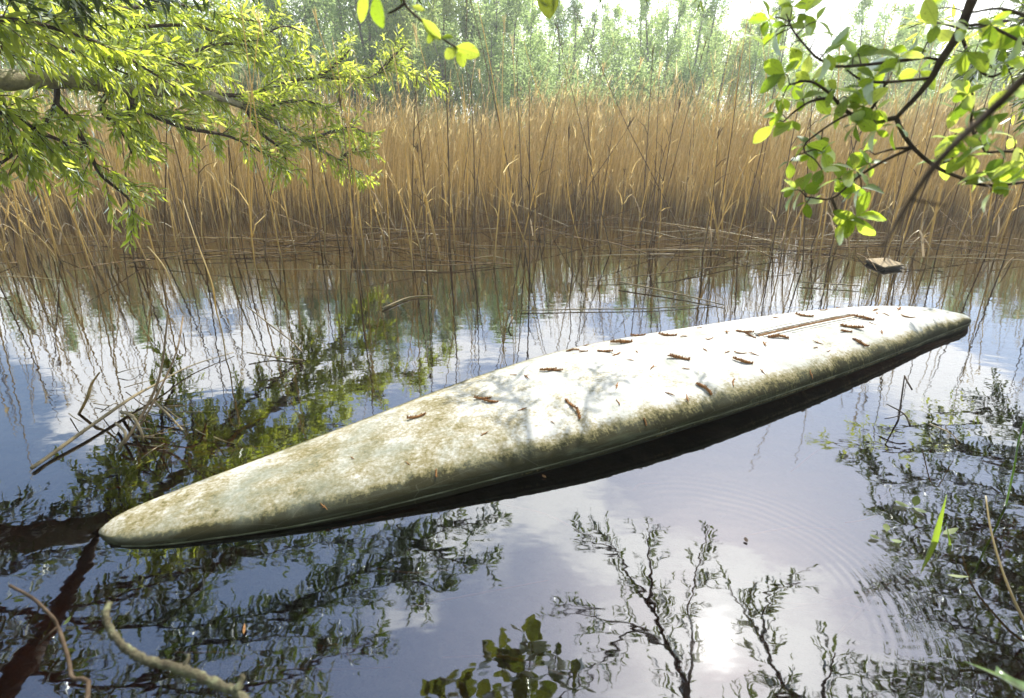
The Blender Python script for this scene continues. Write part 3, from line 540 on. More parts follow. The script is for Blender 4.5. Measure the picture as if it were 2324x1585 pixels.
# ------------------------------------------------------------------ willow reaching in from the left
def A3(*l): return smooth_path([at(*p) for p in l], 4)
def W3(*l): return smooth_path([at(p[0], p[1], (3.7 + 1.75 * max(0, p[0]) / 1000) * (p[2] / 2.8) ** .5) for p in l], 4)
def R3(*l): return smooth_path([mirrored(*p) for p in l], 4)
def left_willow():
    base = Vector((-6.2, 2.6, 0.05)); root = empty('willow', base, 'leafy willow leaning in from the left with a long horizontal limb over the water', 'tree')
    trunk = smooth_path([base + Vector((0, 0, -.2)), base + Vector((.1, .1, .5)), base + Vector((.3, .25, 1.1)), base + Vector((.45, .5, 2.0)), base + Vector((.3, .8, 3.2))], 4)
    limb_part(root, trunk, [.16, .13, .12, .09, .05], M_limb, 'trunk', 10, .06)
    fork = base + Vector((.3, .25, 1.05))
    main = [fork] + W3((-330, 215, 2.75), (-120, 190, 2.7), (60, 181, 2.7), (200, 190, 2.7), (330, 207, 2.72), (400, 205, 2.75), (480, 218, 2.8), (560, 245, 2.85), (620, 275, 2.9), (690, 320, 2.95), (770, 365, 3.0), (840, 410, 3.05))
    limb_part(root, main, [.08, .055, .036, .033, .029, .023, .018, .012, .005], M_limb, 'branch', 9)
    subs = [W3((250, 198, 2.7), (330, 255, 2.65), (420, 290, 2.65), (520, 310, 2.7), (600, 350, 2.7), (660, 395, 2.7)),
            W3((480, 215, 2.8), (560, 215, 2.85), (640, 190, 2.95), (720, 176, 3.05), (820, 182, 3.15), (885, 158, 3.2), (960, 175, 3.25), (1000, 205, 3.3)),
            W3((720, 176, 3.05), (770, 140, 3.1), (800, 105, 3.15)), W3((860, 165, 3.2), (900, 120, 3.2), (920, 105, 3.2)),
            W3((130, 186, 2.7), (126, 240, 2.65), (85, 300, 2.6), (30, 350, 2.55), (-40, 400, 2.5)),
            W3((126, 235, 2.65), (170, 285, 2.6), (200, 340, 2.6), (232, 400, 2.6), (290, 450, 2.65), (305, 490, 2.7)),
            W3((330, 205, 2.7), (380, 150, 2.8), (460, 110, 2.9), (540, 100, 3.0), (620, 130, 3.1), (690, 150, 3.1)),
            W3((-120, 100, 2.9), (40, 90, 2.9), (190, 70, 2.9), (330, 60, 3.0), (450, 60, 3.0), (560, 95, 3.05), (640, 60, 3.1), (690, 75, 3.1)),
            W3((-100, -60, 3.0), (100, -10, 2.9), (250, 20, 2.9), (400, 10, 3.0), (520, 40, 3.0), (600, 50, 3.1)),
            W3((-160, 20, 2.3), (-20, 40, 2.2), (110, 60, 2.2), (230, 100, 2.25), (320, 150, 2.3), (400, 200, 2.3)),
            W3((-100, 130, 2.5), (0, 110, 2.5), (100, 100, 2.5), (200, 130, 2.5), (290, 170, 2.5)),
            W3((200, 190, 2.7), (260, 150, 2.6), (330, 110, 2.6), (420, 150, 2.6), (500, 160, 2.7)),
            W3((590, 250, 2.9), (660, 230, 2.9), (720, 235, 2.95), (755, 260, 3.0)), W3((690, 320, 2.95), (750, 300, 2.95), (800, 290, 3.0), (840, 310, 3.0)),
            W3((560, 250, 2.85), (590, 300, 2.8), (640, 340, 2.8), (650, 375, 2.8)), W3((-60, 240, 2.5), (20, 260, 2.5), (90, 300, 2.5), (150, 330, 2.5), (160, 390, 2.5)),
            W3((-80, 190, 2.5), (0, 230, 2.5), (20, 300, 2.5), (40, 350, 2.5)), W3((300, 225, 2.65), (290, 280, 2.6), (320, 330, 2.6)), W3((770, 365, 3.0), (800, 340, 3.0), (830, 345, 3.0)),
            W3((250, 198, 2.7), (230, 250, 2.6), (270, 290, 2.6), (300, 350, 2.6))]
    hi = [fork + Vector((.1, .2, .6))]
    subs2 = [R3((-400, 1250, 4.4), (-150, 1350, 4.2), (100, 1400, 4.1), (350, 1430, 4.1), (600, 1400, 4.1), (800, 1350, 4.2), (950, 1300, 4.25)),
             R3((100, 1400, 4.1), (350, 1330, 4.2), (550, 1260, 4.3), (750, 1230, 4.4), (930, 1220, 4.4)),
             R3((600, 1400, 4.1), (780, 1320, 4.2), (900, 1260, 4.3), (1010, 1200, 4.4), (1100, 1180, 4.45), (1135, 1170, 4.5)),
             R3((-200, 1500, 4.0), (50, 1520, 3.9), (300, 1560, 3.9), (550, 1560, 3.9), (750, 1500, 4.0), (860, 1440, 4.1)),
             R3((-200, 1150, 4.3), (50, 1200, 4.2), (150, 1180, 4.3), (230, 1120, 4.4)), R3((350, 1430, 4.1), (450, 1330, 4.2), (520, 1250, 4.3), (600, 1210, 4.3)),
             R3((300, 1560, 3.9), (420, 1480, 4.0), (560, 1450, 4.0), (700, 1450, 4.1)), R3((-150, 1350, 4.2), (0, 1300, 4.2), (120, 1250, 4.25), (240, 1260, 4.3)),
             R3((0, 1650, 3.8), (200, 1640, 3.8), (400, 1650, 3.8), (700, 1640, 3.8)), R3((860, 1300, 4.3), (960, 1330, 4.2), (1010, 1350, 4.2)), R3((930, 1220, 4.4), (1010, 1260, 4.3), (1110, 1290, 4.3))]
    for s_ in subs: limb_part(root, s_, [.015, .011, .004], M_bark, 'branch', 5)
    b2 = Vector((-4.4, -.6, .1)); root2 = empty('willow', b2, 'willow split off at near left with shade-coloured leaves, boughs mirrored below the hull nose', 'tree')  # mirrored boughs split from the left willow to carry shade-toned leaves
    limb_part(root2, smooth_path([b2 + Vector((0, 0, -.2)), b2 + Vector((.1, .2, .9)), b2 + Vector((.4, .6, 2.0)), b2 + Vector((.6, 1.0, 3.2))], 4), [.15, .12, .1, .04], M_limb, 'trunk', 10)
    for s_ in subs2: limb_part(root2, s_, [.016, .010, .004], M_bark, 'branch', 5)
    limb_part(root2, smooth_path([b2 + Vector((.3, .5, 1.5)), mirrored(-400, 1250, 4.4), mirrored(-150, 1350, 4.2)], 4), [.03, .014], M_bark, 'branch', 7)
    limb_part(root2, smooth_path([b2 + Vector((.3, .5, 1.3)), mirrored(-260, 1900, 3.5), mirrored(-40, 1640, 3.6), mirrored(80, 1470, 3.8), mirrored(165, 1330, 4.0), mirrored(212, 1235, 4.15), mirrored(262, 1100, 4.4)], 4), [.08, .07, .055, .042, .03, .018], M_bark, 'branch', 9)
    limb_part(root2, smooth_path([b2 + Vector((.3, .5, 1.5)), mirrored(-200, 1500, 4.0)], 4), [.025, .014], M_bark, 'branch', 7)
    def nb(p):                                                   # keeps the sky gap over the near reeds open
        s_ = sight(p)
        return not (s_ and s_[1] > -20 and s_[0] > 1010)
    t1, LP, LD, LL = grow([main[12:]] + subs, every=.025, tl=(.14, .36), sp=.0135, ll=(.05, .092), drop=.35, start=.08, keep=nb)
    t2, LP2, LD2, LL2 = grow(subs2, every=.026, tl=(.16, .34), sp=.018, ll=(.06, .10), drop=.3, start=.05, keep=lambda p: not (sight(p) and sight(p)[1] > -30 and sight(p)[0] > 900))
    o = link('twigs', MB_rel(mesh_twigs(t1, .003), base, 'twigs', M_bark), root); o['kind'] = 'stuff'
    o = link('twigs', MB_rel(mesh_twigs(t2, .0024), b2, 'twigs', M_bark), root2); o['kind'] = 'stuff'
    leaves_of(root, T_lance, T_lance2, LP, LD, LL, M_willow, 300)
    leaves_of(root2, T_lance, T_lance2, LP2, LD2, LL2, M_willow_shaded, 0)
    return len(LP), len(LP2)
def MB_rel(mb, base, name, mat):
    mb.v = [v - np.array(base) for v in mb.v]; return mb.mesh(name, [mat])
print('left willow leaves', left_willow())

# ------------------------------------------------------------------ willow on the near bank behind, mirrored at the lower right
def bank_willow():
    base = Vector((2.1, -1.6, 0.1)); root = empty('willow', base, 'near bank willow with overhead boughs mirrored around the sun glint', 'tree')
    limb_part(root, smooth_path([base + Vector((0, 0, -.2)), base + Vector((-.05, .2, .9)), base + Vector((-.2, .5, 1.9)), base + Vector((-.35, .9, 3.0))], 4), [.14, .11, .09, .06], M_limb, 'trunk', 10)
    b = [R3((1620, 2000, 3.6), (1590, 1750, 3.7), (1560, 1585, 3.9), (1520, 1480, 4.1), (1475, 1380, 4.2), (1440, 1320, 4.25), (1400, 1250, 4.3), (1345, 1195, 4.35)),
         R3((1520, 1480, 4.1), (1440, 1420, 4.2), (1370, 1400, 4.2), (1290, 1390, 4.3), (1250, 1380, 4.3)), R3((1560, 1585, 3.9), (1570, 1470, 4.1), (1560, 1370, 4.2), (1590, 1260, 4.3), (1610, 1200, 4.3)),
         R3((1475, 1380, 4.2), (1480, 1300, 4.3), (1470, 1230, 4.3), (1500, 1190, 4.3)), R3((1400, 1250, 4.3), (1340, 1230, 4.3), (1300, 1200, 4.3)), R3((1440, 1420, 4.2), (1380, 1480, 4.1), (1340, 1540, 4.0)),
         R3((1900, 1900, 3.6), (1850, 1650, 3.8), (1780, 1560, 3.9), (1740, 1470, 4.0), (1730, 1380, 4.1), (1760, 1340, 4.2), (1830, 1300, 4.3)), R3((1740, 1470, 4.0), (1700, 1400, 4.1), (1660, 1340, 4.2)),
         R3((1850, 1650, 3.8), (1880, 1540, 3.9), (1900, 1470, 4.0)), R3((1590, 1750, 3.7), (1700, 1620, 3.8), (1800, 1590, 3.8), (1900, 1600, 3.8), (2000, 1570, 3.8))]
    for k, s_ in enumerate(b): limb_part(root, s_, [.03, .02, .009, .003] if k == 0 else ([.02, .009, .003] if k == 6 else [.011, .003]), M_bark, 'branch', 6)
    limb_part(root, smooth_path([base + Vector((-.15, .4, 1.6)), mirrored(1620, 2000, 3.6), mirrored(1590, 1750, 3.7)], 4), [.07, .04], M_bark, 'branch', 7)
    limb_part(root, smooth_path([base + Vector((-.1, .3, 1.4)), mirrored(1900, 1900, 3.6), mirrored(1850, 1650, 3.8)], 4), [.06, .03], M_bark, 'branch', 7)
    t1, LP, LD, LL = grow(b, every=.040, tl=(.14, .30), sp=.020, ll=(.05, .08), drop=.2, start=.25)
    o = link('twigs', MB_rel(mesh_twigs(t1, .0022), base, 'twigs', M_bark), root); o['kind'] = 'stuff'
    leaves_of(root, T_lance, T_lance2, LP, LD, LL, M_willow_shaded, 0)
def right_willow():
    base = Vector((6.2, 3.2, 0.1)); root = empty('willow', base, 'yellowish green willow at the right edge behind the broad leaved branch', 'tree')
    limb_part(root, smooth_path([base + Vector((0, 0, -.2)), base + Vector((-.1, .1, 1.0)), base + Vector((-.3, .1, 2.2)), base + Vector((-.4, .1, 3.6))], 4), [.15, .12, .1, .05], M_limb, 'trunk', 10)
    b = [R3((2900, 1300, 6.0), (2600, 1250, 5.4), (2400, 1180, 5.0), (2260, 1120, 4.9), (2140, 1090, 4.9), (2010, 1090, 4.9), (1950, 1040, 5.0)), R3((2400, 1180, 5.0), (2280, 1190, 4.8), (2150, 1200, 4.8), (2040, 1190, 4.8), (2000, 1150, 4.9)),
         R3((2900, 1400, 5.4), (2600, 1400, 5.0), (2400, 1390, 4.7), (2250, 1360, 4.6), (2100, 1330, 4.6), (1990, 1320, 4.6)), R3((2400, 1390, 4.7), (2300, 1300, 4.7), (2150, 1270, 4.7), (2050, 1250, 4.7)),
         R3((2500, 1600, 4.5), (2350, 1540, 4.4), (2200, 1520, 4.4), (2090, 1540, 4.4), (2010, 1560, 4.3)), R3((2350, 1540, 4.4), (2250, 1450, 4.5), (2150, 1410, 4.5), (2060, 1390, 4.5)),
         R3((2600, 1100, 5.6), (2400, 1020, 5.5), (2300, 960, 5.5), (2240, 900, 5.6)), R3((2400, 1020, 5.5), (2290, 1040, 5.2), (2180, 1020, 5.2), (2120, 990, 5.2)), R3((2500, 1300, 5.0), (2380, 1270, 4.8), (2280, 1240, 4.8), (2200, 1230, 4.8)),
         R3((2500, 1500, 4.6), (2380, 1470, 4.5), (2280, 1500, 4.4), (2200, 1590, 4.3)), R3((2600, 1400, 5.0), (2450, 1320, 4.8), (2330, 1330, 4.7), (2200, 1310, 4.7))]
    d = [A3((2500, 60, 5.8), (2380, 50, 5.6), (2300, 45, 5.4), (2200, 65, 5.3), (2110, 50, 5.2), (2060, 65, 5.2)), A3((2500, 180, 5.6), (2400, 160, 5.5), (2320, 150, 5.4), (2250, 130, 5.3), (2170, 115, 5.2)), A3((2480, 260, 5.4), (2400, 240, 5.3), (2340, 230, 5.2), (2290, 240, 5.2))]
    for s_ in b + d: limb_part(root, s_, [.018, .009, .003], M_bark, 'branch', 5)
    for e in (mirrored(2900, 1300, 6.0), mirrored(2900, 1400, 5.4), mirrored(2500, 1600, 4.5), mirrored(2600, 1100, 5.6), at(2500, 60, 5.8)):
        limb_part(root, smooth_path([base + Vector((-.2, .1, 1.6)), (base + Vector((-.2, .1, 1.6)) + e) / 2 + Vector((0, 0, .2)), e], 4), [.05, .018], M_bark, 'branch', 6)
    t1, LP, LD, LL = grow(b, every=.017, tl=(.16, .36), sp=.018, ll=(.055, .09), drop=.3, start=.05)
    t2, LP2, LD2, LL2 = grow(d, every=.06, tl=(.14, .3), sp=.024, ll=(.06, .1), drop=.4, start=.05)
    o = link('twigs', MB_rel(mesh_twigs(t1 + t2, .0024), base, 'twigs', M_bark), root); o['kind'] = 'stuff'
    leaves_of(root, T_lance, T_lance2, LP, LD, LL, M_willow_shaded, 0)
    leaves_of(root, T_lance, T_lance2, LP2, LD2, LL2, M_willow, 120)
bank_willow(); right_willow()

# ------------------------------------------------------------------ broad leaved branches
M_broad_shaded = leaf_mat('broad_leaf_shaded_tone', [(0.035, 0.06, 0.010), (0.05, 0.08, 0.014), (0.07, 0.10, 0.018)], [(0.13, 0.17, 0.015), (0.18, 0.22, 0.02), (0.24, 0.27, 0.03)], 0.5, 0.03, 0.4)  # broad leaf copy toned down as shade for the mirrored branch
def broad(root, twigs, clusters, d0, n=(3, 5), ll=(.036, .052), maxp=300, seed=3, mir=False, near=None, droop=.25):
    r = np.random.default_rng(seed); LP = []; LD = []; LL = []
    allp = np.array([tuple(p) for t in twigs for p in t]); extra = []
    for c in clusters:
        dist = d0 * r.uniform(.93, 1.07); p = (mirrored if mir else at)(c[0], c[1], dist); k = int(r.integers(n[0], n[1] + 1)) if len(c) < 3 else c[2]
        j = np.argmin(np.linalg.norm(allp - np.array(p), axis=1)); q = Vector(allp[j]); dq = Vector(p) - q
        p = q + dq * .9
        if dq.length > .012: extra.append(smooth_path([q, q + dq * .5 + Vector((0, 0, .004)), p], 3))
        ax = dq.normalized() if dq.length > .01 else Vector(r.normal(0, 1, 3)).normalized()
        a0 = r.uniform(0, 6.28)
        for i in range(k):
            a = a0 + i * 2.4 + r.uniform(-.3, .3); b1 = ax.cross(Vector((.1, .9, .3))).normalized(); b2 = ax.cross(b1)
            d = ax * r.uniform(.1, .7) + (b1 * math.cos(a) + b2 * math.sin(a)) + Vector((0, 0, -droop))
            LP.append(tuple(p)); LD.append(tuple(d)); LL.append(r.uniform(*ll) * d0)
    for e in extra: limb_part(root, e, [.0011, .0008], M_bark, 'twig', 4)
    LP, LD, LL = np.array(LP), np.array(LD), np.array(LL)
    leaves_of(root, T_oval, T_oval, LP, LD, LL, M_broad_shaded if mir else M_broad, maxp, 1.0, rng=r); return len(LP)
def carry(root, pts, rad):                                        # the bough runs on up and back to its tree on the near bank
    limb_part(root, smooth_path(pts, 4), rad, M_bark, 'branch', 8)
def right_branch():
    root = empty('leafy_branch', at(2330, -260, 1.08), 'dark forked branch with rounded bright green leaves hanging in the upper right', 'branch')
    D = 1.05
    carry(root, [Vector((2.9, -1.3, -.1)), Vector((2.8, -1.2, 1.0)), Vector((2.5, -.8, 1.9)), Vector((1.7, .0, 2.1)), at(2330, -260, D + .0297)], [.06, .05, .035, .02, .0088])
    def T(*l): return smooth_path([at(x, y, D + .00009 * (x - 2000)) for x, y in l], 4)
    main = T((2330, -260), (2250, -100), (2206, 0), (2177, 74), (2136, 137), (2114, 177), (2081, 218), (2034, 268))
    limb_part(root, main, [.0085, .0072, .006, .0048, .0038, .0028], M_bark, 'branch', 8)
    tw = [T((2034, 268), (2048, 300), (2073, 336), (2121, 377), (2177, 403), (2236, 421), (2324, 414), (2420, 395)),
          T((2034, 268), (1992, 273), (1950, 265), (1918, 251), (1881, 211), (1837, 185), (1792, 192)), T((1888, 222), (1844, 229), (1807, 251), (1778, 277)),
          T((2003, 207), (1973, 251), (1929, 259), (1881, 285), (1829, 325), (1826, 347)), T((2114, 177), (2010, 187), (1955, 181), (1922, 159)),
          T((2088, 133), (1977, 146), (1900, 151), (1860, 135), (1837, 115), (1800, 70), (1792, 50)), T((2136, 137), (2110, 132), (2088, 133)), T((2010, 187), (2006, 198), (2003, 207)),
          T((2180, 78), (2206, 137), (2243, 174), (2288, 159), (2340, 135)), T((2190, 59), (2243, 59), (2324, 100), (2380, 140)), T((2069, 336), (1992, 373), (1937, 410), (1888, 451), (1829, 447)),
          T((1888, 451), (1903, 484), (1937, 506)), T((2070, 336), (2029, 338), (1985, 351)), T((2400, 340), (2324, 344), (2236, 347), (2140, 370)), T((2340, 40), (2270, 20), (2200, 30)), T((2240, 347), (2205, 290), (2210, 230), (2200, 195))]
    for i, t in enumerate(tw): limb_part(root, t, [.0038, .0026, .0015] if i < 2 else [.0024, .0012], M_bark, 'branch', 6)
    cl = [(1770, 20), (1800, 12), (1740, 45), (1755, 75, 3), (1785, 60, 3), (1830, 30, 3), (1860, 75, 2), (1860, 45, 2), (1790, 110, 2), (1725, 110, 2), (1870, 130, 2), (1835, 125, 2), (1940, 115, 2), (1935, 130), (2040, 130), (2060, 115), (2010, 160), (2110, 20), (2130, 50),
          (2160, 95, 2), (2200, 60), (2250, 55), (2260, 90), (2190, 120), (1780, 165), (1800, 195), (1840, 185), (1775, 225), (1765, 262), (1755, 285), (1800, 275), (1850, 225), (1900, 200), (1925, 222), (1960, 200), (1880, 120, 2), (1985, 178), (1905, 240), (1960, 240), (1990, 250),
          (1945, 285), (1990, 300), (2030, 285, 3), (1830, 330), (1862, 330), (1790, 370, 3), (1840, 352), (1870, 345, 3), (1955, 345), (1970, 372), (1935, 385), (1900, 405), (1915, 412), (1870, 390, 3), (1800, 430), (1830, 462), (1820, 432), (1930, 432), (1955, 430, 3), (1945, 492), (1925, 500),
          (2180, 190), (2195, 215), (2165, 245, 3), (2205, 255), (2255, 262, 3), (2300, 205, 3), (2150, 318), (2185, 308), (2230, 300, 3), (2150, 360), (2200, 350), (2250, 330), (2300, 310), (2320, 345), (2240, 390), (2262, 408), (2210, 408), (2300, 392), (2290, 415, 3), (2252, 440, 2), (2330, 370), (2310, 60), (2280, 140), (1955, 160), (2085, 160, 3), (1890, 260, 2), (1820, 225)]
    n_ = broad(root, main and tw, cl, D, (3, 5), (.016, .037), 300, 5)
    print('broad leaves', n_)
right_branch()
def top_twig():
    root = empty('leafy_twig', at(1000, -140, .8), 'thin twig with a few large translucent green leaves hanging at top centre', 'twig')
    carry(root, [Vector((-.6, -1.6, 2.6)), Vector((-.35, -.6, 2.3)), Vector((-.15, .2, 1.8)), at(1000, -140, .8)], [.012, .008, .005, .0022])
    t1 = smooth_path([at(1000, -140, .8), at(925, -30, .8), at(918, 8, .8), at(952, 44, .8), at(978, 66, .8), at(1014, 95, .8), at(1040, 110, .8)], 4)
    t2 = smooth_path([at(918, 8, .8), at(896, 24, .8), at(880, 31, .8)], 3); t3 = smooth_path([at(925, -30, .8), at(880, -35, .8), at(850, -30, .8), at(830, -20, .8)], 3)
    for t in (t1, t2, t3): limb_part(root, t, [.002, .0012], M_bark, 'branch', 5)
    v = []
    for (x, y, x2, y2, L) in ((853, -15, 858, 62, 1), (830, -25, 818, 48, 1), (957, 42, 998, 88, 1), (985, 74, 972, 95, 1), (1030, 108, 1086, 122, 1), (1036, 108, 1012, 130, 1), (1040, 112, 1052, 150, 1), (1000, 88, 1025, 80, 1), (935, 15, 960, 20, 1)):
        p, q = at(x, y, .8), at(x2, y2, .79); v.append((p, q - p))
    LP = np.array([tuple(a) for a, b in v]); LD = np.array([tuple(b) for a, b in v]); LL = np.linalg.norm(LD, axis=1)
    up = np.tile([0, -1.0, .35], (len(LP), 1)); X, Y, Z = frames(LD, up, LL, np.array([1.15, .6, .75, .9, 1.0, 1.2, 1.0, .8, .8]), RNG.normal(0, .25, len(LP)))
    base = np.array(root.location)
    for i in range(len(LP)):
        mb = MB(); mb.add(T_oval[0], None, T_oval[2]); o = link('leaf', mb.mesh('leaf', [M_broad]), root); Mx = np.eye(4); Mx[:3, 0], Mx[:3, 1], Mx[:3, 2], Mx[:3, 3] = X[i], Y[i], Z[i], LP[i] - base; o.matrix_basis = Matrix(Mx.tolist())
    # overhanging broad leaved shoots, seen mirrored at the bottom edge
    root2 = empty('leafy_branch', mirrored(1150, 2100, 3.4), 'overhanging round leaved branch mirrored in the water at the bottom centre', 'branch')
    carry(root2, [Vector((1.3, -2.3, 2.7)), Vector((.6, -.8, 2.9)), Vector((.1, .5, 2.7)), mirrored(1150, 2100, 3.4)], [.03, .02, .012, .006])
    def R(*l): return smooth_path([mirrored(x, y, 3.4) for x, y in l], 4)
    tw = [R((1150, 2100), (1150, 1800), (1160, 1640), (1200, 1540), (1205, 1470), (1200, 1430)), R((1160, 1640), (1080, 1600), (1020, 1580), (980, 1570)), R((1200, 1540), (1150, 1500), (1130, 1480)), R((1160, 1640), (1260, 1590), (1300, 1560), (1320, 1540)), R((1200, 1540), (1250, 1520), (1260, 1500))]
    for t in tw: limb_part(root2, t, [.006, .003], M_bark, 'branch', 5)
    cl = [(1192, 1440, 3), (1205, 1465, 3), (1135, 1480, 3), (1120, 1495, 3), (1150, 1510, 4), (1190, 1500, 4), (1215, 1510, 3), (1240, 1505, 2), (1262, 1500, 3), (1280, 1540, 3), (1300, 1550, 3), (1320, 1540, 3), (1200, 1545, 4), (1170, 1560, 4), (1225, 1570, 4), (1010, 1560, 3), (1040, 1550, 3), (1060, 1575, 4), (1000, 1585, 3), (970, 1585, 3), (1100, 1590, 4), (1140, 1600, 4), (1250, 1600, 4), (1180, 1620, 4), (1300, 1610, 4), (1060, 1640, 4), (1230, 1650, 4)]
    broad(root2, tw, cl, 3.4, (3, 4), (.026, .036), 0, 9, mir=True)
top_twig()

def blade(mb, pts, w, up=(0, -1, .3)):
    P = [Vector(p) for p in pts]; n_ = len(P); V = []
    for i, p in enumerate(P):
        t = (P[min(i + 1, n_ - 1)] - P[max(i - 1, 0)]).normalized(); s_ = t.cross(Vector(up)).normalized(); nn = s_.cross(t); ww = w * min(1, 1.6 * (1 - i / (n_ - 1)) + .03) * .5
        V += [p - s_ * ww, p - nn * ww * .5, p + s_ * ww]
    mb.add(V, None, [(i * 3 + j, i * 3 + j + 1, i * 3 + j + 4, i * 3 + j + 3) for i in range(n_ - 1) for j in range(2)])
# ------------------------------------------------------------------ dead branches, sticks
def stick(name, label, cat, paths, mat, group=None, sides=7, rough=.12, parts=None):
    base = Vector(paths[0][0][0]); root = empty(name, base, label, cat, group)
    for i, (p, r) in enumerate(paths):
        limb_part(root, p, r, mat, 'stem' if i == 0 else 'twig', sides, rough)
    return root
def one(name, label, cat, path, r, mat, group=None, sides=5, rough=.1):
    mb = MB(); tube(mb, path, r, sides, rough=rough); o = mb.obj(name, [mat], origin=path[0]); return tag(o, label, cat, group)
dd = .78
stick('dead_branch', 'bare curved branch crusted with green grey lichen over the lower left water', 'branch', [
    (smooth_path([at(249, 1368, .86), at(240, 1396, .85), at(254, 1434, .84), at(285, 1471, .82), at(329, 1497, .8), at(412, 1520, dd), at(487, 1551, .76), at(539, 1575, .74), at(600, 1640, .7), at(680, 1760, .65), Vector((-.25, .1, .3)), Vector((-.3, -.4, .15))], 10), [.003, .004, .0042, .0046, .0052, .0047, .0046, .0055, .006]),
    (smooth_path([at(416, 1519, dd), at(425, 1500, dd), at(428, 1484, dd)], 3), [.003, .0015]), (smooth_path([at(537, 1570, .74), at(547, 1548, .74), at(549, 1530, .74)], 3), [.005, .0025]),
    (smooth_path([at(329, 1497, .8), at(318, 1510, .8)], 3), [.003, .0015])], M_lichen, rough=.34, sides=9)
stick('dead_twig', 'thin bare twig angling into the water at the far lower left', 'twig', [
    (smooth_path([at(22, 1329, 1.05), at(75, 1359, 1.02), at(116, 1398, 1.0), at(131, 1423, 1.0), at(150, 1479, .98), at(161, 1535, .96), at(170, 1660, .9), Vector((-.55, .1, .15))], 5), [.0018, .0022, .0026, .003]),
    (smooth_path([at(131, 1423, 1.0), at(112, 1440, 1.0), at(88, 1462, 1.02)], 3), [.002, .001])], M_bark)
stick('overhead_branch', 'blurred dark bare branch slanting down close to the lens at the right', 'branch', [
    (smooth_path([Vector((1.6, -1.2, 2.1)), Vector((1.0, -.4, 1.8)), Vector((.62, .12, 1.4)), at(2460, 20, .42)], 4), [.008, .006, .004, .0025]),
    (smooth_path([at(2460, 20, .42), at(2324, 177, .42), at(2250, 251, .42), at(2188, 307, .41), at(2121, 377, .40), at(2066, 454, .39), at(2029, 517, .38), at(2003, 560, .37)], 4), [.0025, .0024, .0022, .0019, .0015, .0008]),
    (smooth_path([at(2066, 454, .39), at(2110, 460, .39), at(2150, 468, .39)], 3), [.0009, .0005])], M_bark)
z0 = on_z(2037, 964, -.02)
dist_ = (z0 - Vector((0, 0, CAMH))).length
stick('standing_stick', 'thin dead stick standing in open water right of the hull with a pale bent tip', 'stick', [
    (smooth_path([on_z(2033, 975, -.1), z0, at(2046, 905, dist_), at(2053, 853, dist_)], 4), [.0035, .003, .002]),
    (smooth_path([at(2053, 853, dist_), at(2060, 868, dist_ * .99), at(2070, 885, dist_ * .985)], 3), [.003, .003]),
    ], M_bark)
stick('drowned_twig', 'small forked twig just above the water beside the standing stick', 'twig', [
    (smooth_path([at(2012, 917, 2.45), at(2052, 940, 2.42), at(2066, 968, 2.40)], 3), [.002, .003]), (smooth_path([at(2007, 951, 2.4), at(2030, 947, 2.4), at(2052, 940, 2.42)], 3), [.0015, .002])], M_bark)
one('sunken_root', 'long rusty orange root lying just under the water at lower right', 'root', smooth_path([on_z(1740, 1390, -.10), on_z(1900, 1370, -.05), on_z(2057, 1312, -.03), on_z(2160, 1260, -.02), on_z(2295, 1221, -.015), on_z(2480, 1250, -.03)], 5), [.004, .008, .010, .009], M_rust, rough=.3)
one('sunken_root', 'orange upright root strand under the water by the right edge', 'root', smooth_path([on_z(2250, 1400, -.08), on_z(2270, 1300, -.03), on_z(2300, 1190, -.02), on_z(2350, 1100, -.04)], 4), [.006, .009, .006], M_rust, rough=.3)
for k in range(34):                                              # sodden stems on the bed
    x, y = RNG.uniform(0, 2324), RNG.uniform(900, 1600); p = on_z(x, y, -RNG.uniform(.06, .16)); a = RNG.uniform(-.5, .9); L = RNG.uniform(.1, .4)
    q = p + Vector((math.cos(a) * L, math.sin(a) * L, RNG.uniform(-.03, .01)))
    one('sodden_stem', 'thin orange brown sodden stem lying under the water', 'stem', smooth_path([p, (p + q) / 2 + Vector(RNG.normal(0, .02, 3)), q], 4), [.003, .0045, .002], M_rust, 'sodden stems under the water', sides=4)
for k in range(22):                                              # drowned amber waterweed beside the hull
    x, y = RNG.normal(420, 55), RNG.normal(1035, 28); p = on_z(x, y, -.05); a = RNG.uniform(-.6, 2.6); L = RNG.uniform(.08, .22); q = p + Vector((math.cos(a) * L, math.sin(a) * L, .035))
    mb = MB(); blade(mb, smooth_path([p, (p + q) / 2 + Vector(RNG.normal(0, .015, 3)), q], 4), .012, (0, -.3, 1)); tag(mb.obj('waterweed', [M_amber], origin=p), 'amber strand of drowned waterweed beside the far side of the nose', 'waterweed', 'drowned waterweed strands')
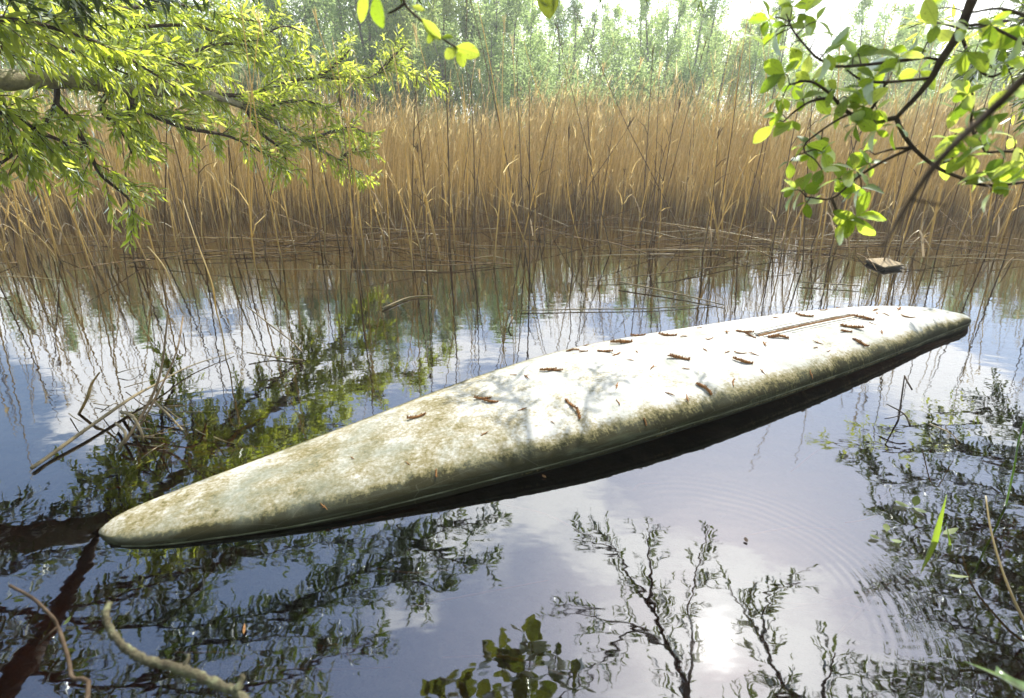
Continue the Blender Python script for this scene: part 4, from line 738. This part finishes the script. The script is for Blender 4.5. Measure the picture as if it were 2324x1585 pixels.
# plank stack
def planks():
    z0_ = .030; c = [on_z(*p, z=z0_) for p in ((1963, 587.5), (2010, 584.5), (2053, 601), (2007, 606))]; cen = sum(c, Vector()) / 4
    root = empty('floating_planks', (cen.x, cen.y, 0), 'small block of two weathered boards floating at the edge of the reeds', 'planks')
    c = [Vector((p.x - cen.x, p.y - cen.y, 0)) for p in c]
    for (zb, zt, m_, s_, off) in ((-.03, .006, M_wooddark, .93, .006), (.010, .017, M_wooddark, .90, -.004), (.020, z0_, M_wood, 1.0, 0)):
        mb = MB(); rim = []
        for k in range(4):
            a, b = c[k], c[(k + 1) % 4]
            for t in (.03, .35, .68, .97): p = a.lerp(b, t) * s_; rim.append((p.x + off + RNG.uniform(-.006, .006), p.y + RNG.uniform(-.006, .006)))
        n_ = len(rim); V = []
        for z, k_ in ((zb, .985), (zb + .003, 1), (zt - .003, 1), (zt, .98)): V += [(x * k_, y * k_, z + RNG.uniform(-.001, .001)) for x, y in rim]
        V.append((0, 0, zt + .0005)); q = [(r_ * n_ + k, r_ * n_ + (k + 1) % n_, r_ * n_ + n_ + (k + 1) % n_, r_ * n_ + n_ + k) for r_ in range(3) for k in range(n_)]
        t = [(3 * n_ + k, 3 * n_ + (k + 1) % n_, 4 * n_) for k in range(n_)]; mb.add(V, t, q); mb.obj('board', [m_], root, smooth=False)
planks()
# ------------------------------------------------------------------ sedge, grass and floating leaves
b0 = on_z(2116, 1256, -.03); dB = (b0 - Vector((0, 0, CAMH))).length
root = empty('sedge_plant', b0, 'bright green sedge blades standing out of the water at lower right', 'plant')
for pts, w in ((smooth_path([b0, at(2125, 1215, dB - .02), at(2138, 1165, dB - .04), at(2149, 1122, dB - .05)], 4), .018), (smooth_path([b0 + Vector((.04, 0, 0)), at(2156, 1240, dB), at(2148, 1188, dB)], 4), .010), (smooth_path([b0 + Vector((-.01, .01, -.1)), at(2124, 1230, dB + .02), at(2150, 1180, dB + .05)], 4), .008)):
    mb = MB(); blade(mb, rel(pts, b0), w); link('blade', mb.mesh('blade', [M_grass]), root)
g0 = at(2420, 1610, .8)
root = empty('grass_blade', g0, 'two out of focus green grass blades poking in at the bottom right corner', 'grass')
for pts, w in ((smooth_path([g0, at(2324, 1556, .82), at(2250, 1525, .85), at(2186, 1500, .88)], 4), .014), (smooth_path([g0, at(2310, 1550, .83), at(2275, 1530, .86), at(2262, 1512, .87)], 4), .02)):
    mb = MB(); blade(mb, rel(pts, g0), w, (0, .2, 1)); link('blade', mb.mesh('blade', [M_grass]), root)
def floater(px, py, size, ang, label, mat=M_paleleaf, T=T_oval, tilt=0, grp=None, w=1.0):
    p = on_z(px, py, .004); mb = MB(); v = T[0].copy(); v[:, 2] = abs(v[:, 2]) * .35; v[:, 0] *= w; mb.add(v * size * .85, None, T[2]); o = mb.obj('floating_leaf', [mat]); o.location = p; o.rotation_euler = (0.15 + tilt, 0, ang); tag(o, label, 'leaf', grp)
floater(2064, 1150, .045, 1.2, 'upper left leaf of the floating green trio right of centre'); floater(2075, 1150, .040, -.7, 'upper right leaf of the floating green trio', tilt=.5); floater(2073, 1152, .042, 3.5, 'lower leaf of the floating green trio')
floater(2012, 1207, .034, -.5, 'yellow leaf floating left of the sedge blades'); floater(1998, 1222, .032, 1.4, 'pale folded leaf floating beneath the yellow one'); floater(2020, 1225, .03, -2.2, 'small greenish leaf floating near the yellow one')
floater(2140, 1212, .055, -1.35, 'long whitish leaf caught against the sedge blades', T=T_lance, w=1.6); floater(2150, 1305, .05, -2.0, 'slender wet leaf floating below the sedge', T=T_lance); floater(142, 1420, .026, -.8, 'small pale leaf caught on the thin twig at lower left', tilt=.4)
floater(1696, 1232, .02, 0, 'tiny dark leaf floating alone in the blue reflection', mat=M_bark); floater(553, 1440, .03, .3, 'brown curled leaf floating at lower left', mat=M_catkin, T=T_lance); floater(1240, 1085, .02, .8, 'small brown leaf in the dark band beside the hull', mat=M_catkin)
root = None
# stems rising at the right edge
one('bent_stem', 'ochre bent stem arching through the right edge reflections', 'stem', smooth_path([on_z(2237, 1126, .10), on_z(2250, 1210, .08), on_z(2280, 1310, .05), on_z(2330, 1420, .02), on_z(2400, 1520, -.02)], 4), [.002, .0035], M_reed)
one('bent_stem', 'fine green stem leaning at the right edge above the ochre one', 'stem', smooth_path([at(2330, 940, 2.0), at(2312, 1000, 2.0), at(2302, 1060, 2.0), on_z(2280, 1160, -.02)], 4), [.0015, .003], M_grass)
one('bent_stem', 'pale thin stem arching out of the water at far right', 'stem', smooth_path([on_z(2110, 962, .05), on_z(2160, 985, .1), on_z(2175, 1010, .03)], 4), [.002, .001], M_reed)

# ------------------------------------------------------------------ reeds and litter near the hull (traced)
def lit(name, label, cat, pts, r, mat=M_reed, group=None, z=.01):
    P_ = [on_z(p[0], p[1], p[2] if len(p) > 2 else z) for p in pts]
    return one(name, label, cat, smooth_path(P_, 4), r, mat, group)
G2 = 'dead reed litter left of the hull'
lit('reed_stalk', 'thick pale reed stalk lying flat on the water left of the hull', 'reed', [(72, 1063), (110, 1037), (183, 984, .02), (293, 907, .03), (351, 874, .03), (432, 831, .02), (530, 800)], [.0065, .0065, .006, .003, .002], M_reedpale)
lit('reed_stalk', 'straight dead stem leaning from the litter towards the reeds', 'reed', [(263, 1037, -.03), (340, 911, .1), (367, 830, .2), (381, 712, .36)], [.006, .0045, .003], M_reedgrey)
lit('reed_stalk', 'thinner stem crossing the leaning one in the litter', 'reed', [(300, 1000, -.02), (355, 900, .1), (400, 800, .2), (415, 720, .25)], [.004, .003], M_reedgrey)
lit('reed_stalk', 'rusty flat reed blade standing at left of the litter', 'reed', [(176, 946, -.01), (197, 905, .06), (208, 872, .1), (226, 846, .15)], [.005, .006, .003], M_reed)
lit('reed_stalk', 'bent golden reed forming an angle left of the hull', 'reed', [(556, 692, .2), (610, 735, .14), (662, 775, .06), (686, 800, .02)], [.003, .0035], M_reedpale)
lit('reed_stalk', 'golden reed lying almost level beneath the bent one', 'reed', [(560, 800, .03), (620, 810), (686, 818)], [.003, .004], M_reedpale)
lit('reed_stalk', 'curved dead leaf hooked over the litter', 'reed', [(275, 935, .02), (300, 945, .06), (318, 975, .05), (325, 1000, .01)], [.006, .005, .004], M_reedpale)
lit('reed_stalk', 'second hooked dead leaf in the litter', 'reed', [(262, 960, .02), (285, 985, .05), (270, 1020, .01)], [.005, .005], M_reedpale)
lit('reed_stalk', 'straw slanting right from the litter', 'reed', [(340, 903, .06), (380, 940, .03), (415, 978, .0)], [.005, .004], M_reedpale)
lit('reed_stalk', 'long bent reed rising beside the left reeds with a kinked top', 'reed', [(515, 830, -.02), (505, 760, .1), (490, 700, .22), (480, 640, .35), (440, 530, .52), (415, 455, .62)], [.003, .0035, .002], M_reed)
lit('reed_stalk', 'broken reed drooping over the water at left', 'reed', [(395, 665, .12), (375, 610, .26), (345, 570, .3), (335, 560, .3)], [.003, .004, .003], M_reed)
lit('reed_stalk', 'long reed lying across the gap beyond the hull', 'reed', [(1405, 640, .03), (1530, 665, .02), (1645, 693, .01)], [.005, .004, .003], M_reedpale)
lit('reed_stalk', 'pale long straw floating level beyond the hull', 'reed', [(1180, 705), (1330, 702), (1480, 700), (1620, 690)], [.003, .003], M_reedpale)
lit('reed_stalk', 'short floating straw between hull and planks', 'reed', [(1817, 640, .02), (1952, 649, .02)], [.004, .003], M_reedpale)
lit('reed_stalk', 'pale reed floating left of the gap in the reeds', 'reed', [(868, 700), (930, 675), (985, 672)], [.006, .003], M_reedpale)
lit('reed_stalk', 'broken stem poking up near the middle of open water', 'reed', [(1150, 760, -.03), (1158, 735, .03), (1163, 720, .05)], [.004, .004], M_reedgrey)
for k in range(26):
    x, y = RNG.normal(330, 90), RNG.normal(945, 50); a = RNG.uniform(-.9, .9); L = RNG.uniform(20, 90)
    lit('litter_straw', 'thin dry straw in the tangle left of the hull', 'straw', [(x, y, .01), (x + L * .5 * math.cos(a), y - L * .35 * math.sin(a), RNG.uniform(.01, .06)), (x + L * math.cos(a), y - L * .6 * math.sin(a), .01)], [.0022, .001], random.choice([M_reedpale, M_reed, M_reedgrey]), G2)

# ------------------------------------------------------------------ reed bed
def edge(x):                                                     # front edge of the reed bed
    return 4.9 + .35 * math.sin(x * .9 + 1) + .25 * math.sin(x * 2.3) + .06 * abs(x) * (x < 0) - .12 * max(0, -x - 2)
def reed_pts(p, h, lean, bend, n_=6, rng=RNG):
    a = rng.uniform(0, 6.28); L = Vector(lean); b = Vector((math.cos(a), math.sin(a), 0)) * bend; out = []
    for k in range(n_ + 1):
        u = k / n_; out.append(Vector(p) + Vector((0, 0, 1)) * (h * u * (1 - .15 * u * u * (abs(bend) > .2))) + L * h * u + b * h * u * u)
    return out
def reed_mass():
    xs = []; r = RNG
    NR = 21000
    y0 = r.uniform(0, 1, NR * 3) ; x0 = r.uniform(-1, 1, NR * 3); pts = []
    for u, w in zip(y0, x0):
        d = u ** .72 * 7.2; y = 5.35 + d; x = w * (y * .98 + .6)
        if y < edge(x) + .4 + .5 * r.uniform(0, 1): continue
        if d < 1.4 and r.uniform() > .30 + .5 * d / 1.4: continue
        pts.append((x, y)); 
        if len(pts) >= NR: break
    pts = np.array(pts); n = len(pts); h = r.normal(1.08, .14, n) * (1 + .10 * np.sin(pts[:, 0] * 1.1) + .07 * np.sin(pts[:, 0] * 3.1) + .09 * np.sin(pts[:, 0] * 5.3 + pts[:, 1] * 2.7) * np.sin(pts[:, 1] * 3.9 + 1)) + .02 * (pts[:, 1] - 7)
    tall = r.uniform(0, 1, n) < .05; h[tall] *= r.uniform(1.15, 1.6, tall.sum()); h = np.clip(h, .35, 1.75)
    short = r.uniform(0, 1, n) < .26; h[short] *= r.uniform(.2, .7, short.sum())
    lean = r.normal(0, .07, (n, 2)) + np.array([.02, 0]); bend = r.normal(0, .05, (n, 2)); bend[:, 0] += .05
    S_ = 5; u = np.linspace(0, 1, S_)
    P = np.zeros((n, S_, 3)); P[:, :, 0] = pts[:, 0:1] + h[:, None] * (lean[:, 0:1] * u + bend[:, 0:1] * u ** 3 * 1.5); P[:, :, 1] = pts[:, 1:2] + h[:, None] * (lean[:, 1:2] * u + bend[:, 1:2] * u ** 3)
    P[:, :, 2] = -.08 + (h[:, None] + .08) * u
    R = (r.uniform(.0020, .0056, n)[:, None] * np.linspace(1, .45, S_)[None])
    th = np.arange(3) / 3 * 2 * math.pi + r.uniform(0, 6, n)[:, None]
    V = P[:, :, None, :] + R[:, :, None, None] * np.stack([np.cos(th), np.sin(th), 0 * th], -1)[:, None, :, :]
    V = V.reshape(-1, 3); i = (np.arange(n) * S_ * 3)[:, None, None] + (np.arange(S_ - 1) * 3)[None, :, None]; j = np.arange(3)[None, None]; j2 = (j + 1) % 3
    q = np.stack([i + j, i + j2, i + 3 + j2, i + 3 + j], -1).reshape(-1, 4)
    mb = MB(); mb.add(V, None, q)
    # dead blades and feathery heads
    nb = int(n * .16); idx = r.integers(0, n, nb); f = r.uniform(.25, .98, nb); k = np.minimum((f * (S_ - 1)).astype(int), S_ - 2); base = P[idx, k] + (P[idx, k + 1] - P[idx, k]) * (f * (S_ - 1) - k)[:, None]
    az = r.uniform(0, 6.28, nb); D = np.stack([np.cos(az) * .32 + .12, np.sin(az) * .32, np.ones(nb) * r.uniform(.5, 1.1, nb)], -1)
    X, Y, Z = frames(D, np.stack([np.cos(az), np.sin(az), 0 * az], -1) * -1 + 1e-3, r.uniform(.07, .20, nb) * np.clip(h[idx], .5, 1.2), r.uniform(.14, .28, nb))
    mb.inst(T_lance2, base, X, Y, Z)
    tip = P[:, -1]; has = r.uniform(0, 1, n) < .45; tp = np.repeat(tip[has], 3, 0); m = len(tp); az = r.uniform(0, 6.28, m)
    D = np.stack([np.cos(az) * .25 + .22, np.sin(az) * .25, np.ones(m)], -1); X, Y, Z = frames(D, r.normal(0, 1, (m, 3)), r.uniform(.05, .12, m), r.uniform(.14, .26, m)); tp = tp - np.array([0, 0, .05]) * r.uniform(0, 1, m)[:, None]
    mb.inst(T_lance2, tp, X, Y, Z)
    o = mb.obj('reed_bed', [M_reed]); tag(o, 'dense belt of dry tan reeds across the pond', 'reeds', kind='stuff')
    return n
print('reeds', reed_mass())
def reed_mesh(seed, dark):
    r = np.random.default_rng(seed); mb = MB(); pts = reed_pts((0, 0, -.1 / 1.2), 1.0 + .08, (r.normal(0, .05), r.normal(0, .05), 0), abs(r.normal(.05, .09)), 8, r); tube(mb, pts, [.0030, .0030, .0022, .0012], 5)
    for k in range(int(r.integers(1, 4))):                       # sheath blades clasping the stem
        i = int(r.integers(2, 7)); p = pts[i]; a = r.uniform(0, 6.28); d = Vector((math.cos(a) * .35, math.sin(a) * .35, .8)); L = r.uniform(.06, .18)
        blade(mb, [p, p + d * L * .5, p + d * L + Vector((math.cos(a), math.sin(a), -.3)) * L * .2], .0045)
    if r.uniform() < .5:
        for k in range(9):
            p = pts[-1]; a = r.uniform(0, 6.28); d = Vector((math.cos(a) * .3 + .2, math.sin(a) * .3, .9)); blade(mb, [p - Vector((0, 0, r.uniform(0, .06))), p + d * .03, p + d * .05], .0022)
    return mb.mesh('reed', [M_reedgrey if dark else M_reed])
RV = [reed_mesh(40 + i, i % 3 == 0) for i in range(15)]
protos = 0; order = []
for k in range(300):
    if k < 240: x = RNG.uniform(-5.2, 5.2); y = edge(x) + RNG.normal(.05, .38) - .5 * max(0, RNG.normal(0, .55))
    else: x = RNG.uniform(-6, 6); y = edge(x) + RNG.uniform(.4, 2.5)
    hh = float(np.clip(RNG.normal(1.25, .40), .25, 2.0))
    if x > .9 and x < 3.2 and y < 5.2 and False: continue
    o = link('reed', RV[k % 15]); o.location = (x, y, 0); o.rotation_euler = (RNG.normal(0, .09), RNG.normal(0, .11), RNG.uniform(0, 6.28)); o.scale = (1.7, 1.7, hh)
    tag(o, 'single dry reed stem standing in the water at the front of the reed belt', 'reed', 'dry reeds standing at the front of the belt')
# some very tall ones seen against the trees
for (bx, by, tx, ty, kk, lb) in ((1120, 560, 1030, 130, 0, 'tall reed stem curving up in front of the left trees'), (1330, 600, 1180, 60, 0, 'very tall reed leaning left before the middle trees'), (1390, 585, 1262, 60, 1, 'tall reed with a feathery tip rising to the treetops'),
                         (1560, 560, 1300, 20, 1, 'longest leaning reed crossing the middle of the belt'), (1690, 560, 1705, 0, 0, 'tall upright reed reaching the top edge beside the leafy branch'), (1480, 560, 1600, 100, 1, 'reed leaning right before the pale trees'), (1050, 540, 1060, 0, 1, 'thin upright reed left of the middle'),
                         (820, 690, 770, 200, 1, 'slim curved reed in front of the willow sprays'), (1220, 600, 1085, 350, 0, 'short stout broken reed near the middle'), (1250, 560, 1445, 260, 1, 'reed slanting right through the dense middle'), (1640, 590, 1560, 120, 0, 'lone straight reed below the sky gap'), (940, 560, 1010, 215, 0, 'reed leaning right below the hanging leaves'), (600, 600, 640, 60, 1, 'dark thin reed crossing the willow foliage'), (1300, 640, 1290, 300, 1, 'upright dark reed beside the gap in the belt')):
    b = on_z(bx, by, -.05); d0 = (b - Vector((0, 0, CAMH))).length; t = at(tx, ty, d0 * 1.0); m1 = b.lerp(t, .5) + Vector((.03, 0, 0)) * RNG.normal()
    path = smooth_path([b, b.lerp(t, .25), m1 + Vector((.02, 0, .02)), b.lerp(t, .78), t], 4)
    mb = MB(); tube(mb, path, [.0045, .004, .003, .0014], 5)
    if kk:
        for q in range(7):
            a = RNG.uniform(0, 6.28); d = Vector((math.cos(a) * .3, math.sin(a) * .3, .8)) + (path[-1] - path[-3]).normalized() * .5; p = path[-1].lerp(path[-3], RNG.uniform(0, 1)); blade(mb, [p, p + d * .035, p + d * .06], .005)
    tag(mb.obj('reed', [M_reedgrey if kk else M_reed], origin=b), lb, 'reed')
# fallen reeds
for k in range(110):
    if k < 92: x = RNG.uniform(-5, 5.2); y = edge(x) + RNG.normal(.22, .42)
    else: x = RNG.uniform(-.6, 3.8); y = RNG.uniform(4.2, 5.6)
    a = RNG.choice([RNG.normal(-.15, .25), RNG.normal(math.pi + .3, .3), RNG.uniform(0, 6.28)]); L = RNG.uniform(.35, 1.5); z1 = RNG.uniform(.0, .35) * (RNG.uniform() < .55)
    p = Vector((x, y, .012)); q = p + Vector((math.cos(a) * L, math.sin(a) * L * .7, z1)); mid = (p + q) / 2 + Vector((0, RNG.normal(0, .05), RNG.uniform(0, .04)))
    one('fallen_reed', 'broken dry reed lying across the water along the front of the belt', 'reed', smooth_path([p, mid, q], 4), [.0036, .0030, .0016], random.choice([M_reed, M_reedgrey, M_reedgrey, M_fallen]), 'fallen reeds across the water', sides=4)
for k in range(40):
    x = RNG.uniform(-5, 5.2); y = edge(x) + RNG.normal(.1, .5); L = RNG.uniform(.12, .4); a = RNG.uniform(0, 6.28); p = Vector((x, y, .12 + RNG.uniform(0, .3))); d = Vector((math.cos(a), math.sin(a) * .5, 0)) * L
    mb = MB(); blade(mb, smooth_path([p - Vector((0, 0, .12)), p + d * .4 + Vector((0, 0, .05)), p + d - Vector((0, 0, .08))], 3), .014, (0, .2, 1)); tag(mb.obj('withered_reed', [M_reedpale], origin=p), 'withered curling reed blade among the front stems', 'reed blade', 'withered blades among the reeds')

# ------------------------------------------------------------------ trees beyond the reeds
def tree_meshes(seed, h, w, nleaf, stems, mat, lean=.05):
    r = np.random.default_rng(seed); tb = MB(); LP = []; tips = []
    for s_ in range(stems):
        a = r.uniform(0, 6.28); b = Vector((math.cos(a), math.sin(a), 0)) * (.16 * w * (stems > 1)); L = h * r.uniform(.8, 1.0); top = b + Vector((math.cos(a) * w * .28 + r.normal(0, lean), math.sin(a) * w * .28, L))
        path = smooth_path([b, b.lerp(top, .35) + Vector(r.normal(0, .05, 3)), b.lerp(top, .7) + Vector(r.normal(0, .06, 3)), top], 4); tube(tb, path, [.045, .032, .018, .006], 5)
        nb = int(16 * h / 4)
        for k in range(nb):
            u = r.uniform(.10, .97); p = path[int(u * (len(path) - 1))]; az = r.uniform(0, 6.28); bl = w * .5 * r.uniform(.4, 1.05) * (1.1 - .75 * u) * (.6 + .8 * math.sin(math.pi * min(1, u + .15))); el = r.uniform(.5, 1.3)
            e = p + Vector((math.cos(az) * math.cos(el), math.sin(az) * math.cos(el), math.sin(el))) * bl * 1.3; mid = p.lerp(e, .5) + Vector((math.cos(az), math.sin(az), -.4)) * bl * .12
            br = smooth_path([p, mid, e], 3); tube(tb, br, [.010, .003], 3, cap=False); tips.append((br, bl))
    per = nleaf // len(tips) + 1
    for br, bl in tips:
        P = np.array([tuple(x) for x in br]); k = per if r.uniform() > .12 else per // 4; u = r.uniform(.12, 1, k) ** .8 * (len(P) - 1); i = np.minimum(u.astype(int), len(P) - 2); q = P[i] + (P[i + 1] - P[i]) * (u - i)[:, None]
        q = q + r.normal(0, 1, (k, 3)) * np.array([.07, .07, .10]) * (.6 + bl); LP.append(q)
    LP = np.vstack(LP); n = len(LP); D = r.normal(0, 1, (n, 3)) + np.array([0, 0, -.2]); X, Y, Z = frames(D, r.normal(0, 1, (n, 3)), r.uniform(.040, .075, n), r.uniform(.8, 1.3, n)); lb = MB(); lb.inst(T_small, LP, X, Y, Z)
    return tb.mesh('trunk', [M_trunk]), lb.mesh('crown', [mat])
TV = [tree_meshes(1, 5.0, 2.4, 15000, 4, M_far), tree_meshes(2, 4.6, 3.0, 19000, 5, M_far2), tree_meshes(3, 4.8, 1.7, 9000, 3, M_far), tree_meshes(4, 4.4, 2.6, 13000, 4, M_far3), tree_meshes(5, 5.2, 2.2, 12000, 3, M_far), tree_meshes(6, 1.8, 3.0, 11000, 7, M_far2), tree_meshes(7, 3.2, 3.0, 15000, 6, M_far2), tree_meshes(8, 5.4, 1.8, 9500, 3, M_far2)]
DESC = ['upright pale green willow', 'dense grey green willow', 'narrow slender poplar', 'yellow green airy willow', 'tall light green poplar', 'low bushy grey willow', 'rounded grey green sallow', 'thin tall grey green poplar']
spots = []
def tspot(px, y, v, s): spots.append((px, y, v, s))
# (sighted column, distance, variant, scale)
for a in ((-150, 16, 1, 1.1), (30, 17, 0, 1.1), (180, 15.5, 1, 1.0), (330, 18, 4, 1.1), (450, 16, 1, .95), (600, 20, 3, 1.0), (690, 15.5, 1, 1.0), (760, 17, 7, 1.0), (850, 15.2, 1, 1.15), (940, 17, 0, 1.15), (1010, 15.2, 3, 1.0), (1075, 18, 4, 1.1), (1130, 15.5, 1, .95), (1190, 17, 0, 1.0), (1240, 19, 2, 1.05),
          (1290, 16, 7, .85), (1350, 18, 2, .85), (1320, 21, 4, .8), (1400, 22, 7, .9), (1480, 21, 0, 1.0), (1540, 22, 4, 1.0), (1610, 20, 2, .95), (1670, 21, 0, .8), (1740, 21, 3, .75), (1770, 19, 4, .72), (1850, 20, 3, .75), (1930, 21, 4, .85), (2000, 22, 0, .85), (2060, 21, 3, .85), (2130, 21, 2, .9), (2200, 22, 4, .9), (2280, 21, 3, .9), (1240, 22, 4, 1.1), (1160, 21, 7, 1.1), (1050, 21, 4, 1.1), (960, 21, 0, 1.1), (900, 22, 7, 1.2), (810, 20, 4, 1.2), (720, 21, 4, 1.1), (640, 19, 7, 1.1), (560, 20, 4, 1.1), (1450, 17, 4, .98), (1510, 16, 0, .98), (1570, 18, 3, .95), (1640, 19, 2, .9), (1700, 17, 4, .85), (1800, 18, 2, .82), (1900, 18, 3, .88), (1960, 17, 0, .88), (2020, 19, 7, .8), (2090, 17, 4, .82), (2170, 18, 3, .85), (2240, 17, 1, .85), (2330, 16, 0, .95), (2450, 16, 1, 1.0)): tspot(*a)
for a in ((880, 14.3, 6, .8), (1090, 14.2, 6, .85), (1190, 14.0, 5, .9), (1420, 14.4, 5, 1.0), (1480, 14.6, 6, .7), (700, 14.4, 5, 1.1), (560, 14.4, 6, .8), (350, 14.3, 6, .8), (120, 14.3, 6, .8), (1310, 15, 5, .9), (1600, 14.8, 5, .6), (2140, 14.6, 5, .85), (2300, 14.4, 6, .7), (1990, 14.8, 5, .8), (-80, 14.5, 6, .9)): tspot(*a)
spots.sort()
cnt = {}
for k, (px, y, v, s) in enumerate(spots):
    x = (px - CX0) / FP * (y * math.cos(PITCH) + .6); cnt[v] = cnt.get(v, 0) + 1; i = cnt[v]
    ordn = ['first', 'second', 'third', 'fourth', 'fifth', 'sixth', 'seventh', 'eighth', 'ninth', 'tenth', 'eleventh', 'twelfth', 'thirteenth', 'fourteenth', 'fifteenth', 'sixteenth', 'seventeenth', 'eighteenth', 'nineteenth', 'twentieth'][i - 1]
    lb = '%s beyond the reeds, %s of its kind counted from the left' % (DESC[v], ordn)
    r_ = empty('willow_tree' if v not in (2, 4, 7) else 'poplar_tree', (x, y, .1), lb, 'tree', 'trees beyond the reed belt'); r_.rotation_euler = (0, 0, RNG.uniform(0, 6.28)); r_.scale = (s * RNG.uniform(.9, 1.1), s * RNG.uniform(.9, 1.1), s)
    link('trunk', TV[v][0], r_); link('crown', TV[v][1], r_)
# unseen trees added behind the viewpoint to block sky light from there
for k, (x, y, v, s_) in enumerate(((-7.5, -2.2, 1, .9), (-5.2, -3.4, 6, 1.0), (-3.4, -2.6, 1, .8), (-1.6, -3.6, 6, 1.1), (-.2, -2.7, 5, 1.1), (1.0, -4.2, 1, .9), (3.2, -3.0, 6, .9), (4.6, -2.2, 1, .8), (6.8, -1.8, 6, 1.0), (8.6, .4, 1, .9), (-8.8, .6, 6, 1.1), (2.2, -5.5, 0, 1.0), (-4.4, -5.6, 4, 1.0), (-2.2, -6.5, 0, 1.0), (5.8, -5.0, 4, 1.0))):
    r_ = empty('willow_tree', (x, y, .1), 'unseen bushy willow added behind the viewpoint to block sky light', 'tree', 'unseen trees added on the near bank'); r_.rotation_euler = (0, 0, k * 1.3); r_.scale = (s_, s_, s_)
    link('trunk', TV[v][0], r_); link('crown', TV[v][1], r_)
# low undergrowth behind the reeds
def undergrowth():
    r = RNG; n = 16000; x = r.uniform(-14, 14, n); y = r.uniform(12.6, 15, n); z = .1 + r.uniform(0, 1, n) ** 1.4 * (.75 + .25 * np.sin(x * 1.3) + .2 * np.sin(x * 3.7)); P = np.stack([x, y, z], -1)
    D = r.normal(0, 1, (n, 3)); X, Y, Z = frames(D, r.normal(0, 1, (n, 3)), r.uniform(.05, .11, n), r.uniform(.8, 1.2, n)); mb = MB(); mb.inst(T_small, P, X, Y, Z)
    tag(mb.obj('undergrowth', [M_far2]), 'low green undergrowth on the far bank behind the reeds', 'undergrowth', kind='stuff')
undergrowth()
